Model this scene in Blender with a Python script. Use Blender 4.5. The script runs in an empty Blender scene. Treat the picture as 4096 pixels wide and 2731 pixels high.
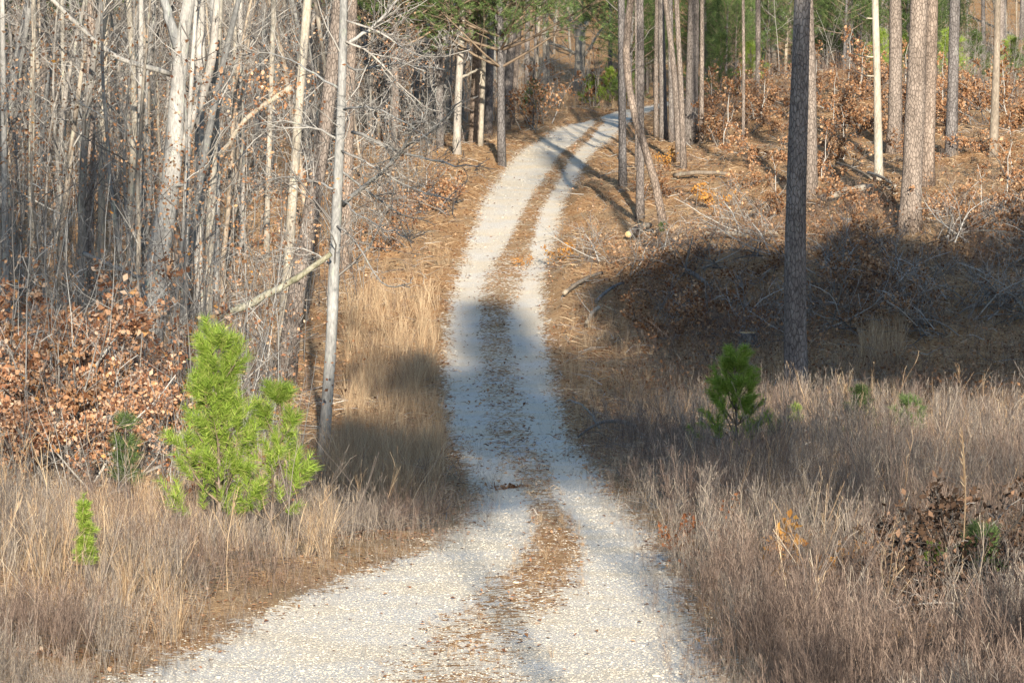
import bpy, math
import numpy as np
from mathutils import Vector, Matrix
R = np.random.default_rng(7)
S = bpy.context.scene
C = S.collection

# ------------------------------------------------------------------ camera, world, sun, exposure
FPX = 3889.0
PITCH = math.atan(401.0 / FPX)
CAM = np.array([0.0, 0.0, 12.0])
cd = bpy.data.cameras.new('camera'); cam = bpy.data.objects.new('camera', cd); C.objects.link(cam)
cd.sensor_width = 36.0; cd.lens = FPX * 36.0 / 1024.0; cd.clip_start = 1.0; cd.clip_end = 3000.0
cam.location = CAM; cam.rotation_euler = (math.radians(90) - PITCH, 0, 0)
S.camera = cam
SUN_EL, SUN_AZ = 17.0, 4.5          # azimuth in degrees to the right of straight behind the camera
w = bpy.data.worlds.new('World'); S.world = w; w.use_nodes = True
nt = w.node_tree; bg = nt.nodes['Background']; sky = nt.nodes.new('ShaderNodeTexSky')
sky.sky_type = 'NISHITA'; sky.sun_disc = False; sky.sun_elevation = math.radians(SUN_EL)
TS = Vector((math.sin(math.radians(SUN_AZ)) * math.cos(math.radians(SUN_EL)),
             -math.cos(math.radians(SUN_AZ)) * math.cos(math.radians(SUN_EL)), math.sin(math.radians(SUN_EL))))
sky.sun_rotation = math.atan2(TS.x, TS.y)
sky.air_density = 1.0; sky.dust_density = 0.4; sky.ozone_density = 3.0
nt.links.new(sky.outputs[0], bg.inputs[0]); bg.inputs[1].default_value = 0.115
sl = bpy.data.lights.new('sun', 'SUN'); sl.energy = 5.0; sl.angle = math.radians(0.53); sl.color = (1.0, 0.92, 0.80)
so = bpy.data.objects.new('sun', sl); C.objects.link(so); so.rotation_euler = TS.to_track_quat('Z', 'Y').to_euler()
S.view_settings.view_transform = 'Standard'; S.view_settings.look = 'None'
S.view_settings.exposure = 1.16; S.view_settings.gamma = 1.0
S.cycles.max_bounces = 5; S.cycles.diffuse_bounces = 3; S.cycles.transparent_max_bounces = 4
S.cycles.use_denoising = True

# ------------------------------------------------------------------ pixel rays (used once, to measure the place from the photograph)
sp, cp = math.sin(PITCH), math.cos(PITCH)
def ray(x, y):
    a = (x - 512.0) / FPX; b = (341.0 - y) / FPX
    return np.array([a, cp + b * sp, -sp + b * cp])
def at(x, y, Y):
    d = ray(x, y); return CAM + d * (Y / d[1])

# ------------------------------------------------------------------ terrain
_rows = [(682, 38), (640, 40.3), (580, 45), (520, 54), (480, 64), (440, 78), (400, 92), (365, 101), (330, 109), (290, 116.5), (250, 124), (200, 137), (165, 151), (140, 166), (115, 190)]
_py = [-200, -60, -10, 0, 15, 28] ; _pz = [9.4, 10.1, 10.25, 10.2, 8.3, 5.8]
for yy, Y in _rows:
    _py.append(Y); _pz.append(at(512, yy, Y)[2])
_py += [232, 260, 300, 380, 460, 600, 900, 2000]; _pz += [3.3, 4.0, 6.5, 13.0, 19.0, 26.0, 34.0, 60.0]
_gy = np.arange(-200, 2000, 1.0); _gz = np.interp(_gy, _py, _pz)
k = np.exp(-0.5 * (np.arange(-9, 10) / 3.0) ** 2); k /= k.sum()
_gs = np.convolve(np.pad(_gz, 9, mode='edge'), k, mode='valid')
def sstep(a, b, x):
    t = np.clip((x - a) / (b - a), 0, 1); return t * t * (3 - 2 * t)
_wr = np.random.default_rng(3); _W = [(_wr.normal(size=2) * f, _wr.uniform(0, 6.28), a) for f, a, n in ((0.12, 0.14, 4), (0.5, 0.05, 5), (1.6, 0.018, 6), (4.5, 0.006, 6)) for _ in range(n)]
def base_z(X, Y):
    z = np.interp(Y, _gy, _gs)
    z = z + 2.1 * sstep(2.5, 13, X) * sstep(84, 112, Y) * (1 - sstep(170, 230, Y))
    z = z + 0.9 * sstep(-3.5, -10, X) * sstep(60, 90, Y) * (1 - sstep(170, 230, Y))
    z = z + 0.12 * sstep(2.2, 5, X) * (1 - sstep(60, 84, Y)) + 0.2 * sstep(-2.5, -6, X) * (1 - sstep(50, 70, Y))
    return z
def hit0(x, y):
    d = ray(x, y); d = d / d[1]
    t = np.arange(30, 600, 0.1); P = CAM[None] + t[:, None] * d[None]
    i = np.argmax(P[:, 2] < base_z(P[:, 0], P[:, 1])); return P[i]
_L = [(60, 700), (115, 682), (230, 630), (350, 578), (430, 549), (470, 518), (480, 490), (471, 465), (458, 440), (449, 410), (447, 370), (449, 330), (456, 290), (467, 250), (482, 210), (505, 170), (528, 148), (556, 130), (590, 117)]
_R = [(740, 700), (706, 682), (692, 630), (672, 578), (655, 549), (634, 518), (607, 490), (588, 465), (571, 440), (558, 410), (549, 370), (543, 330), (541, 290), (550, 250), (562, 210), (580, 172), (596, 150), (612, 134), (632, 117)]
_M = [(440, 700, 84, .46), (455, 660, 80, .45), (485, 625, 68, .46), (525, 590, 56, .62), (552, 556, 36, .8), (556, 525, 24, .85), (540, 492, 20, .6), (527, 460, 26, .45), (508, 430, 28, .42), (502, 400, 26, .42), (498, 360, 22, .5), (493, 325, 17, .62), (499, 300, 22, .66), (507, 272, 24, .68), (521, 243, 14, .85), (531, 215, 11, .8), (545, 190, 11, .82), (560, 165, 9, .8), (576, 145, 8, .8), (600, 122, 6, .8)]
def _edge(pts):
    a = np.array([hit0(*p[:2]) for p in pts]); o = np.argsort(a[:, 1]); return a[o, 1], a[o, 0], o
_ly, _lx, _ = _edge(_L); _ry, _rx, _ = _edge(_R); _my, _mx, _mo = _edge(_M)
_mw = np.array([p[2] for p in _M])[_mo] * _my / FPX; _ms = np.array([p[3] for p in _M])[_mo]
_ly = np.concatenate([[-60, 10], _ly, [204]]); _lx = np.concatenate([[-4.5, -4.5], _lx, [8.0]])
_ry = np.concatenate([[-60, 10], _ry, [204]]); _rx = np.concatenate([[3.5, 3.2], _rx, [12.0]])
def XL(Y): return np.interp(Y, _ly, _lx)
def XR(Y): return np.interp(Y, _ry, _rx)
def gravel(X, Y):
    e = np.minimum(X - XL(Y), XR(Y) - X)
    g = sstep(-0.5, 0.45, e)
    m = np.exp(-((X - np.interp(Y, _my, _mx)) / (np.interp(Y, _my, _mw) * 1.0)) ** 4) * np.interp(Y, _my, _ms)
    return g * (1 - m) * (1 - sstep(190, 194, Y))
def roadness(X, Y):
    return sstep(-0.9, 0.1, np.minimum(X - XL(Y), XR(Y) - X)) * (1 - sstep(196, 203, Y))
def th(X, Y):
    X = np.asarray(X, float); Y = np.asarray(Y, float)
    z = base_z(X, Y); n = 0
    for f, ph, a in _W: n = n + a * np.sin(f[0] * X + f[1] * Y + ph)
    r = roadness(X, Y)
    return z + n * (1 - 0.8 * r) * 1.2 - 0.05 * r * gravel(X, Y)
def hit(x, y):
    d = ray(x, y); d = d / d[1]
    t = np.arange(30, 600, 0.05); P = CAM[None] + t[:, None] * d[None]
    i = np.argmax(P[:, 2] < th(P[:, 0], P[:, 1])); return P[i]

# ------------------------------------------------------------------ mesh helpers
class MB:
    def __init__(s): s.v = []; s.q = []; s.t = []; s.n = 0
    def add(s, V, Q=None, T=None):
        V = np.asarray(V, float).reshape(-1, 3)
        if Q is not None and len(Q): s.q.append(np.asarray(Q, np.int64).reshape(-1, 4) + s.n)
        if T is not None and len(T): s.t.append(np.asarray(T, np.int64).reshape(-1, 3) + s.n)
        s.v.append(V); s.n += len(V); return s
    def arrays(s):
        V = np.concatenate(s.v) if s.v else np.zeros((0, 3))
        Q = np.concatenate(s.q) if s.q else np.zeros((0, 4), np.int64)
        T = np.concatenate(s.t) if s.t else np.zeros((0, 3), np.int64)
        return V, Q, T
    def mesh(s, name, mats, smooth=False, matidx=None):
        V, Q, T = s.arrays()
        me = bpy.data.meshes.new(name)
        me.vertices.add(len(V)); me.vertices.foreach_set('co', V.astype(np.float32).ravel())
        nl = len(Q) * 4 + len(T) * 3; me.loops.add(nl)
        me.loops.foreach_set('vertex_index', np.concatenate([Q.ravel(), T.ravel()]).astype(np.int32))
        me.polygons.add(len(Q) + len(T))
        st = np.concatenate([np.arange(len(Q)) * 4, len(Q) * 4 + np.arange(len(T)) * 3]).astype(np.int32)
        me.polygons.foreach_set('loop_start', st)
        if smooth: me.polygons.foreach_set('use_smooth', np.ones(len(Q) + len(T), bool))
        for m in (mats if isinstance(mats, (list, tuple)) else [mats]): me.materials.append(m)
        me.update(calc_edges=True); return me
    def stamp(s, src, pos, rz, sc, tilt=None):
        """merge many transformed copies of src (arrays) in one go"""
        V, Q, T = src; n = len(pos)
        c, sn = np.cos(rz), np.sin(rz)
        sc = np.asarray(sc, float); sc = np.stack([sc] * 3, 1) if sc.ndim == 1 else sc
        P = V[None] * sc[:, None, :]
        X = P[..., 0] * c[:, None] - P[..., 1] * sn[:, None]; Y = P[..., 0] * sn[:, None] + P[..., 1] * c[:, None]; Z = P[..., 2]
        if tilt is not None: X = X + tilt[:, 0:1] * Z; Y = Y + tilt[:, 1:2] * Z
        W = np.stack([X, Y, Z], -1) + np.asarray(pos)[:, None, :]
        off = (np.arange(n) * len(V))[:, None, None]
        s.add(W.reshape(-1, 3), (Q[None] + off).reshape(-1, 4) if len(Q) else None, (T[None] + off).reshape(-1, 3) if len(T) else None)
def nrm(a): return a / np.maximum(np.linalg.norm(a, axis=-1, keepdims=True), 1e-9)
def frames(P):
    T = np.gradient(P, axis=1); T = nrm(T)
    D = nrm(P[:, -1] - P[:, 0]); A = np.abs(D); ref = np.zeros_like(D); ref[np.arange(len(D)), np.argmin(A, 1)] = 1
    U = nrm(np.cross(T, ref[:, None, :])); V = np.cross(T, U); return T, U, V
def tubes(mb, P, Rr, sides=3, cap=False, bump=None):
    """P (N,K,3), Rr (N,K)"""
    P = np.asarray(P, float); Rr = np.asarray(Rr, float)
    if P.ndim == 2: P = P[None]; Rr = Rr[None]
    N, K, _ = P.shape
    if N == 0: return
    T, U, V = frames(P)
    a = np.arange(sides) * 2 * math.pi / sides
    rr = Rr[:, :, None] * np.ones(sides)[None, None]
    if bump is not None: rr = rr * bump
    W = P[:, :, None] + rr[..., None] * (np.cos(a)[None, None, :, None] * U[:, :, None] + np.sin(a)[None, None, :, None] * V[:, :, None])
    i = np.arange(N)[:, None, None] * K * sides; k_ = np.arange(K - 1)[None, :, None] * sides; j = np.arange(sides)[None, None]; j2 = (j + 1) % sides
    Q = np.stack([i + k_ + j, i + k_ + j2, i + k_ + sides + j2, i + k_ + sides + j], -1).reshape(-1, 4)
    V0 = W.reshape(-1, 3); Tt = None
    if cap:
        nV = len(V0); V0 = np.concatenate([V0, P[:, 0], P[:, -1]])
        ii = (np.arange(N) * K * sides)[:, None]; jj = np.arange(sides)[None]; jn = (jj + 1) % sides
        t0 = np.stack([nV + np.arange(N)[:, None] + 0 * jj, ii + jn, ii + jj], -1).reshape(-1, 3)
        e = ii + (K - 1) * sides
        t1 = np.stack([nV + N + np.arange(N)[:, None] + 0 * jj, e + jj, e + jn], -1).reshape(-1, 3)
        Tt = np.concatenate([t0, t1])
    mb.add(V0, Q, Tt)
def ribbons(mb, P, Wd, rng=R):
    """flat tapering strips, P (N,K,3), Wd (N,K) half widths; random facing"""
    P = np.asarray(P, float); N, K, _ = P.shape
    if N == 0: return
    T, U, V = frames(P); a = rng.uniform(0, 6.28, N)[:, None, None]
    S_ = np.cos(a) * U + np.sin(a) * V
    A = P - S_ * Wd[..., None]; B = P + S_ * Wd[..., None]
    W = np.stack([A, B], 2).reshape(-1, 3)
    i = np.arange(N)[:, None] * K * 2; k_ = np.arange(K - 1)[None] * 2
    mb.add(W, np.stack([i + k_, i + k_ + 1, i + k_ + 3, i + k_ + 2], -1).reshape(-1, 4))
def rdir(rng, n, zb=0.0, zs=1.0):
    d = rng.normal(size=(n, 3)); d[:, 2] = d[:, 2] * zs + zb; return nrm(d)
def spawn(rng, P, Rr, per, t0, t1, ang, L, K=4, wander=.18, up=.15, rr=.45, tip=.25, flat=False):
    """child branches on polylines; L = child length (array N or scalar) at t0, shrinking to 35% at t1"""
    N, Kp, _ = P.shape
    idx = np.repeat(np.arange(N), per); n = len(idx); t = rng.uniform(t0, t1, n)
    f = t * (Kp - 1); i0 = np.clip(f.astype(int), 0, Kp - 2); fr = (f - i0)[:, None]
    B = P[idx, i0] * (1 - fr) + P[idx, i0 + 1] * fr
    r0 = (Rr[idx, i0] * (1 - fr[:, 0]) + Rr[idx, i0 + 1] * fr[:, 0])
    T = nrm(P[idx, i0 + 1] - P[idx, i0])
    ax = nrm(np.cross(T, rng.normal(size=(n, 3))))
    an = np.radians(rng.normal(ang, ang * .22, n))[:, None]
    D = nrm(T * np.cos(an) + ax * np.sin(an) + np.array([0, 0, up])[None])
    Ln = (np.broadcast_to(L, (N,))[idx]) * (1 - .65 * (t - t0) / max(t1 - t0, 1e-3)) * rng.uniform(.5, 1.2, n)
    Q = [B]; d = D
    for q in range(K - 1):
        d = nrm(d + rng.normal(size=(n, 3)) * wander + np.array([0, 0, up * .35])[None]); Q.append(Q[-1] + d * (Ln / (K - 1))[:, None])
    Q = np.stack(Q, 1); r = np.minimum(r0 * rr, Ln * .0095 + .0025)
    RR = r[:, None] * np.linspace(1, tip, K)[None]
    return Q, RR, Ln
def link(name, me, parent=None, loc=None):
    o = bpy.data.objects.new(name, me); C.objects.link(o)
    if parent is not None: o.parent = parent
    if loc is not None: o.location = loc
    return o
def thing(name, label, cat, loc=(0, 0, 0), rz=0, group=None, me=None):
    o = bpy.data.objects.new(name, me); C.objects.link(o); o.location = loc; o.rotation_euler = (0, 0, rz)
    o['label'] = label; o['category'] = cat
    if group: o['group'] = group
    return o
def dup(root, loc, rz, sc, label=None, group=None):
    r = root.copy(); C.objects.link(r); r.location = loc; r.rotation_euler = (0, 0, rz); r.scale = (sc, sc, sc) if np.isscalar(sc) else sc
    if label: r['label'] = label
    if group: r['group'] = group
    for ch in root.children:
        c = ch.copy(); C.objects.link(c); c.parent = r
    return r
def kind(o, kd, label=None, cat=None):
    o['kind'] = kd
    if label: o['label'] = label
    if cat: o['category'] = cat
    return o

# ------------------------------------------------------------------ materials
def new_mat(name):
    m = bpy.data.materials.new(name); m.use_nodes = True; n = m.node_tree; n.nodes.clear(); return m, n
def N(n, t, **kw):
    x = n.nodes.new(t)
    for k_, v in kw.items():
        if k_[0] == '_': setattr(x, k_[1:], v)
        else: x.inputs[k_.replace('__', ' ')].default_value = v
    return x
def ramp(n, fac, stops, mode='LINEAR'):
    r = n.nodes.new('ShaderNodeValToRGB'); cr = r.color_ramp; cr.interpolation = mode
    while len(cr.elements) > 1: cr.elements.remove(cr.elements[-1])
    for i, (p, c) in enumerate(stops):
        e = cr.elements[0] if i == 0 else cr.elements.new(p)
        e.position = p; e.color = (c[0], c[1], c[2], 1) if not np.isscalar(c) else (c, c, c, 1)
    n.links.new(fac, r.inputs[0]); return r.outputs[0]
def mixc(n, f, a, b, mode='MIX'):
    x = n.nodes.new('ShaderNodeMix'); x.data_type = 'RGBA'; x.blend_type = mode
    for s_, v in ((0, f), (6, a), (7, b)):
        if hasattr(v, 'is_output') or isinstance(v, bpy.types.NodeSocket): n.links.new(v, x.inputs[s_])
        elif np.isscalar(v): x.inputs[s_].default_value = v
        else: x.inputs[s_].default_value = (*v, 1)
    return x.outputs[2]
def math_(n, op, a, b=None):
    x = n.nodes.new('ShaderNodeMath'); x.operation = op
    for i, v in enumerate((a, b)):
        if v is None: continue
        if isinstance(v, bpy.types.NodeSocket): n.links.new(v, x.inputs[i])
        else: x.inputs[i].default_value = v
    return x.outputs[0]
def noise(n, scale, detail=3, vec=None, rough=.5):
    x = N(n, 'ShaderNodeTexNoise', Scale=scale, Detail=detail, Roughness=rough)
    if vec is not None: n.links.new(vec, x.inputs['Vector'])
    return x.outputs[0]
def out(n, col, rough=.9, transl=0.0, bump=None, bstr=.3, bdist=.02):
    o = n.nodes.new('ShaderNodeOutputMaterial')
    d = n.nodes.new('ShaderNodeBsdfDiffuse'); n.links.new(col, d.inputs[0])
    sh = d.outputs[0]
    if bump is not None:
        b = N(n, 'ShaderNodeBump', Strength=bstr, Distance=bdist); n.links.new(bump, b.inputs['Height']); n.links.new(b.outputs[0], d.inputs['Normal'])
    if transl:
        t = n.nodes.new('ShaderNodeBsdfTranslucent'); n.links.new(col, t.inputs[0])
        m = n.nodes.new('ShaderNodeMixShader'); m.inputs[0].default_value = transl
        n.links.new(sh, m.inputs[1]); n.links.new(t.outputs[0], m.inputs[2]); sh = m.outputs[0]
    n.links.new(sh, o.inputs[0])
def island_mat(name, stops, transl=0.0, objvar=0.0):
    m, n = new_mat(name); g = n.nodes.new('ShaderNodeNewGeometry'); f = g.outputs['Random Per Island']
    c = ramp(n, f, stops)
    if objvar:
        oi = n.nodes.new('ShaderNodeObjectInfo'); k_ = ramp(n, oi.outputs['Random'], [(0, 1 - objvar), (1, 1 + objvar * .4)])
        c = mixc(n, 1.0, c, k_, 'MULTIPLY')
    out(n, c, transl=transl); return m
def bark_mat(name, cols, lichen=0.0, plates=False, tint=.25):
    m, n = new_mat(name); tc = n.nodes.new('ShaderNodeTexCoord'); mp = N(n, 'ShaderNodeMapping'); mp.inputs['Scale'].default_value = (1, 1, .28)
    n.links.new(tc.outputs['Object'], mp.inputs[0]); oi = n.nodes.new('ShaderNodeObjectInfo')
    ofs = n.nodes.new('ShaderNodeVectorMath'); ofs.operation = 'ADD'; n.links.new(mp.outputs[0], ofs.inputs[0]); n.links.new(oi.outputs['Random'], ofs.inputs[1]); v = ofs.outputs[0]
    big = noise(n, 2.2, 3, v); fine = noise(n, 26 if not plates else 14, 5, v, .65)
    f = math_(n, 'ADD', math_(n, 'MULTIPLY', big, .45), math_(n, 'MULTIPLY', fine, .6))
    c = ramp(n, f, [(.30, cols[0]), (.5, cols[1]), (.72, cols[2])]); h = fine
    if plates:
        mp2 = N(n, 'ShaderNodeMapping'); mp2.inputs['Scale'].default_value = (1, 1, .45); n.links.new(tc.outputs['Object'], mp2.inputs[0])
        vo = N(n, 'ShaderNodeTexVoronoi', Scale=14.0); vo.feature = 'DISTANCE_TO_EDGE'; n.links.new(mp2.outputs[0], vo.inputs['Vector'])
        e = ramp(n, vo.outputs['Distance'], [(0.0, .42), (.12, 1.0)]); c = mixc(n, .85, c, e, 'MULTIPLY'); h = math_(n, 'ADD', e, math_(n, 'MULTIPLY', fine, .4))
    if lichen:
        ln = ramp(n, noise(n, 7, 4, v, .6), [(.60, 0), (.68, 1)]); c = mixc(n, math_(n, 'MULTIPLY', ln, lichen), c, (.40, .44, .34))
    k_ = ramp(n, oi.outputs['Random'], [(0, (1 - tint, 1 - tint, 1 - tint)), (.5, (1, .97, .93)), (1, (1.1, 1.0, .9))]); c = mixc(n, 1.0, c, k_, 'MULTIPLY')
    out(n, c, bump=h, bstr=.9 if plates else .6, bdist=.03 if plates else .012); return m
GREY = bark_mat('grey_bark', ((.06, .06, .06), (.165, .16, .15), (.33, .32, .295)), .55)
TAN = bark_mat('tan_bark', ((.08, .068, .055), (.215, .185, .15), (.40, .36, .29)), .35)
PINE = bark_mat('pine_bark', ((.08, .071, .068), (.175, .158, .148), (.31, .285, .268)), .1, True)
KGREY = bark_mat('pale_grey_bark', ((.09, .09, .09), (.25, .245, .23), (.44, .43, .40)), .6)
KTAN = bark_mat('pale_tan_bark', ((.11, .095, .08), (.29, .26, .21), (.50, .455, .375)), .35)  # paler variant of the tan bark for the key trunks
DEAD = bark_mat('bare_dead_wood', ((.10, .085, .065), (.34, .30, .235), (.50, .46, .38)), 0, tint=.05)
RUST = bark_mat('rusty_pine_bark', ((.11, .09, .075), (.23, .19, .16), (.35, .295, .25)), 0, True)
TWIG = island_mat('twigs', [(0, (.08, .07, .065)), (.5, (.20, .18, .155)), (1, (.40, .375, .33))])
TWIGP = island_mat('pine_twigs', [(0, (.10, .075, .055)), (1, (.24, .18, .125))])
NEEDLE = island_mat('pine_needles', [(0, (.05, .08, .035)), (.5, (.10, .15, .05)), (1, (.20, .255, .09))], .3, .3)
NEEDLEY = island_mat('young_pine_needles', [(0, (.12, .18, .035)), (.45, (.25, .36, .05)), (.85, (.36, .45, .09)), (1, (.44, .38, .16))], .35)
LEAFO = island_mat('orange_dead_leaves', [(0, (.11, .05, .03)), (.25, (.28, .13, .07)), (.5, (.44, .23, .12)), (.75, (.56, .33, .19)), (.93, (.66, .48, .33)), (1, (.60, .27, .05))], .3)
LEAFB = island_mat('brown_dead_leaves', [(0, (.12, .05, .025)), (.4, (.30, .15, .07)), (.8, (.45, .26, .14)), (1, (.52, .34, .2))], .25, .35)
LEAFR = island_mat('rust_dead_leaves', [(0, (.11, .04, .02)), (1, (.34, .14, .06))], .25)
LEAFD = island_mat('shade_toned_leaves', [(0, (.035, .024, .018)), (.7, (.09, .055, .035)), (1, (.22, .13, .08))])  # inner shade of the lower right brush put into the leaf colour
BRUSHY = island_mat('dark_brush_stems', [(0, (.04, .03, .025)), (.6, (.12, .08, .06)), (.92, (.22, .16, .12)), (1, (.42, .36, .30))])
DARKTWIG = island_mat('dark_twigs', [(0, (.04, .035, .03)), (.8, (.12, .10, .085)), (1, (.34, .31, .27))])  # twigs of the same brush, its inner shade put into their colour
LEAFY = island_mat('amber_dead_leaves', [(0, (.38, .16, .04)), (1, (.58, .31, .08))], .3)
WEED = island_mat('dry_weed_stems', [(0, (.06, .05, .045)), (.35, (.165, .135, .115)), (.75, (.27, .225, .18)), (1, (.50, .41, .30))], .15)
REDWEED = island_mat('red_brown_stems', [(0, (.065, .046, .037)), (.6, (.175, .125, .098)), (1, (.35, .26, .195))], .15)
STRAW = island_mat('broomsedge_straw', [(0, (.24, .15, .085)), (.5, (.42, .285, .165)), (1, (.64, .49, .31))], .25)
def litter_nodes(n):
    tc = n.nodes.new('ShaderNodeTexCoord'); v = tc.outputs['Object']
    big = noise(n, .35, 4, v, .6); mid = noise(n, 3.0, 4, v, .65)
    vo = N(n, 'ShaderNodeTexVoronoi', Scale=16.0); n.links.new(v, vo.inputs['Vector'])
    sep = n.nodes.new('ShaderNodeSeparateColor'); n.links.new(vo.outputs['Color'], sep.inputs[0])
    c1 = ramp(n, sep.outputs[0], [(0, (.17, .075, .03)), (.4, (.38, .19, .075)), (.75, (.52, .29, .13)), (1, (.62, .41, .22))])
    c2 = ramp(n, mid, [(.3, (.22, .12, .06)), (.7, (.48, .30, .15))])
    c = mixc(n, .45, c1, c2); c = mixc(n, ramp(n, big, [(.42, 0), (.62, .55)]), c, (.33, .25, .15))
    return c, v, vo, sep
m, n = new_mat('leaf_litter_ground'); c, v, vo, sep = litter_nodes(n)
out(n, c, bump=math_(n, 'ADD', vo.outputs['Distance'], noise(n, 9, 4, v)), bstr=.8, bdist=.05); GROUND = m
m, n = new_mat('gravel_road'); c, v, vo, sep = litter_nodes(n)
at_ = n.nodes.new('ShaderNodeAttribute'); at_.attribute_name = 'gravel'
s1 = N(n, 'ShaderNodeTexVoronoi', Scale=32.0, Randomness=1.0); n.links.new(v, s1.inputs['Vector'])
s2 = n.nodes.new('ShaderNodeSeparateColor'); n.links.new(s1.outputs['Color'], s2.inputs[0])
gc = ramp(n, s2.outputs[0], [(0, (.52, .46, .37)), (.3, (.72, .65, .52)), (.6, (.82, .74, .60)), (.8, (.76, .64, .47)), (1, (.86, .82, .74))])
gc = mixc(n, .55, gc, ramp(n, noise(n, .8, 3, v), [(.38, (.74, .68, .58)), (.62, (.80, .64, .42))]))
gc = mixc(n, ramp(n, s1.outputs['Distance'], [(.3, 0), (.65, .3)]), gc, (.36, .29, .2))
nz = math_(n, 'ADD', math_(n, 'MULTIPLY', noise(n, 5, 4, v, .7), .9), math_(n, 'MULTIPLY', noise(n, 1.1, 2, v), .5))
nz = math_(n, 'ADD', nz, math_(n, 'MULTIPLY', sep.outputs[1], .35))
mk = math_(n, 'ADD', at_.outputs['Fac'], math_(n, 'MULTIPLY', math_(n, 'SUBTRACT', nz, .86), 1.5))
mk = ramp(n, mk, [(.44, 0), (.54, 1)])
c = mixc(n, mk, c, gc)
out(n, c, bump=math_(n, 'MULTIPLY', s1.outputs['Distance'], -1.0), bstr=.7, bdist=.03); ROAD = m
DEADSTONE = bark_mat('rock', ((.36, .35, .32), (.52, .50, .46), (.64, .62, .58)), 0, tint=.1)
STONE = island_mat('gravel_stones', [(0, (.45, .40, .31)), (.3, (.58, .52, .41)), (.6, (.66, .59, .47)), (.8, (.64, .52, .36)), (.95, (.69, .63, .52)), (1, (.80, .75, .66))])
m, n = new_mat('sawn_wood'); tc = n.nodes.new('ShaderNodeTexCoord'); c = ramp(n, noise(n, 9, 3, tc.outputs['Object']), [(.3, (.48, .30, .13)), (.7, (.66, .47, .25))]); out(n, c); SAWN = m
SHADERS = [('tall0', 7.0, -8, 1.0), ('tall0', 4.0, -7, .82), ('airy1', 6.4, -16, 1.2), ('tall0', 8.9, -14, .95), ('airy0', 8.2, 0, 1.12), ('airy1', 10.2, 18, 1.02),
           ('airy0', 10.6, 27, 1.0), ('thick0', 12.6, 27, 1.0), ('airy1', 13.0, 33, .97), ('thick0', 14.6, 27, 1.02), ('thick1', 16.6, 34, 1.0), ('airy0', 15.2, 22, 1.05), ('thick0', 18.8, 28, 1.04), ('airy1', 20.4, 34, 1.0), ('thick0', 22.6, 29, 1.04), ('thick1', 12.9, 19, 1.04),
           ('airy0', -6.2, -8, 1.42), ('airy1', -1.6, -14, 1.42), ('airy1', -10.5, -10, 1.4)]  # unseen pines, set where their crowns cast the wanted shade

# ------------------------------------------------------------------ ground and road
def axis(lo, hi, step, far_lo, far_hi, g=1.16):
    a = list(np.arange(lo, hi + 1e-6, step)); s = step
    while a[-1] < far_hi: s *= g; a.append(a[-1] + s)
    s = step; b = []
    x = lo
    while x > far_lo: s *= g; x -= s; b.append(x)
    return np.array(b[::-1] + a)
gx = axis(-8.4, 8.4, .14, -420, 420); gy = axis(30, 206, .25, -120, 1400)
GX, GY = np.meshgrid(gx, gy, indexing='ij'); GZ = th(GX, GY)
nx, ny = GX.shape
ii, jj = np.meshgrid(np.arange(nx - 1), np.arange(ny - 1), indexing='ij'); b0 = (ii * ny + jj)
Q = np.stack([b0, b0 + ny, b0 + ny + 1, b0 + 1], -1).reshape(-1, 4)
V = np.stack([GX, GY, GZ], -1).reshape(-1, 3)
kind(link('ground', MB().add(V, Q).mesh('ground', GROUND, True)), 'structure', 'brown leaf-strewn forest ground')
rd = roadness(GX, GY).ravel(); near = (GY.ravel() > 20)
keep = ((rd[Q] > 0).any(1)) & near[Q].all(1) & (np.abs(V[Q[:, 0], 0]) < 12.5)
qq = Q[keep]; u, inv = np.unique(qq, return_inverse=True)
RV = V[u] + np.array([0, 0, .015]); me = MB().add(RV, inv.reshape(-1, 4)).mesh('road', ROAD, True)
at_ = me.attributes.new('gravel', 'FLOAT', 'POINT'); at_.data.foreach_set('value', gravel(RV[:, 0], RV[:, 1]).astype(np.float32))
kind(link('road', me), 'structure', 'pale two-track gravel road with a leafy median')

def wedge(n, y0, y1, a0=-.165, a1=.165, g=0.0, rng=R):
    u_ = rng.uniform(0, 1, n)
    if abs(g - 1) < 1e-6: Y = y0 * (y1 / y0) ** u_
    else: Y = (y0 ** (1 - g) + u_ * (y1 ** (1 - g) - y0 ** (1 - g))) ** (1 / (1 - g))
    X = Y * rng.uniform(a0, a1, n); return X, Y
def onground(X, Y, dz=0): return np.stack([X, Y, th(X, Y) + dz], 1)
def vnoise(X, Y, s, seed):
    r = np.random.default_rng(seed); z = 0
    for _ in range(6):
        f = r.normal(size=2) * s; z = z + np.sin(f[0] * X + f[1] * Y + r.uniform(0, 6.28))
    return z / 6 * 1.6
def outside(X, Y, m=0.0): return np.maximum(XL(Y) - X, X - XR(Y)) > m

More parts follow.
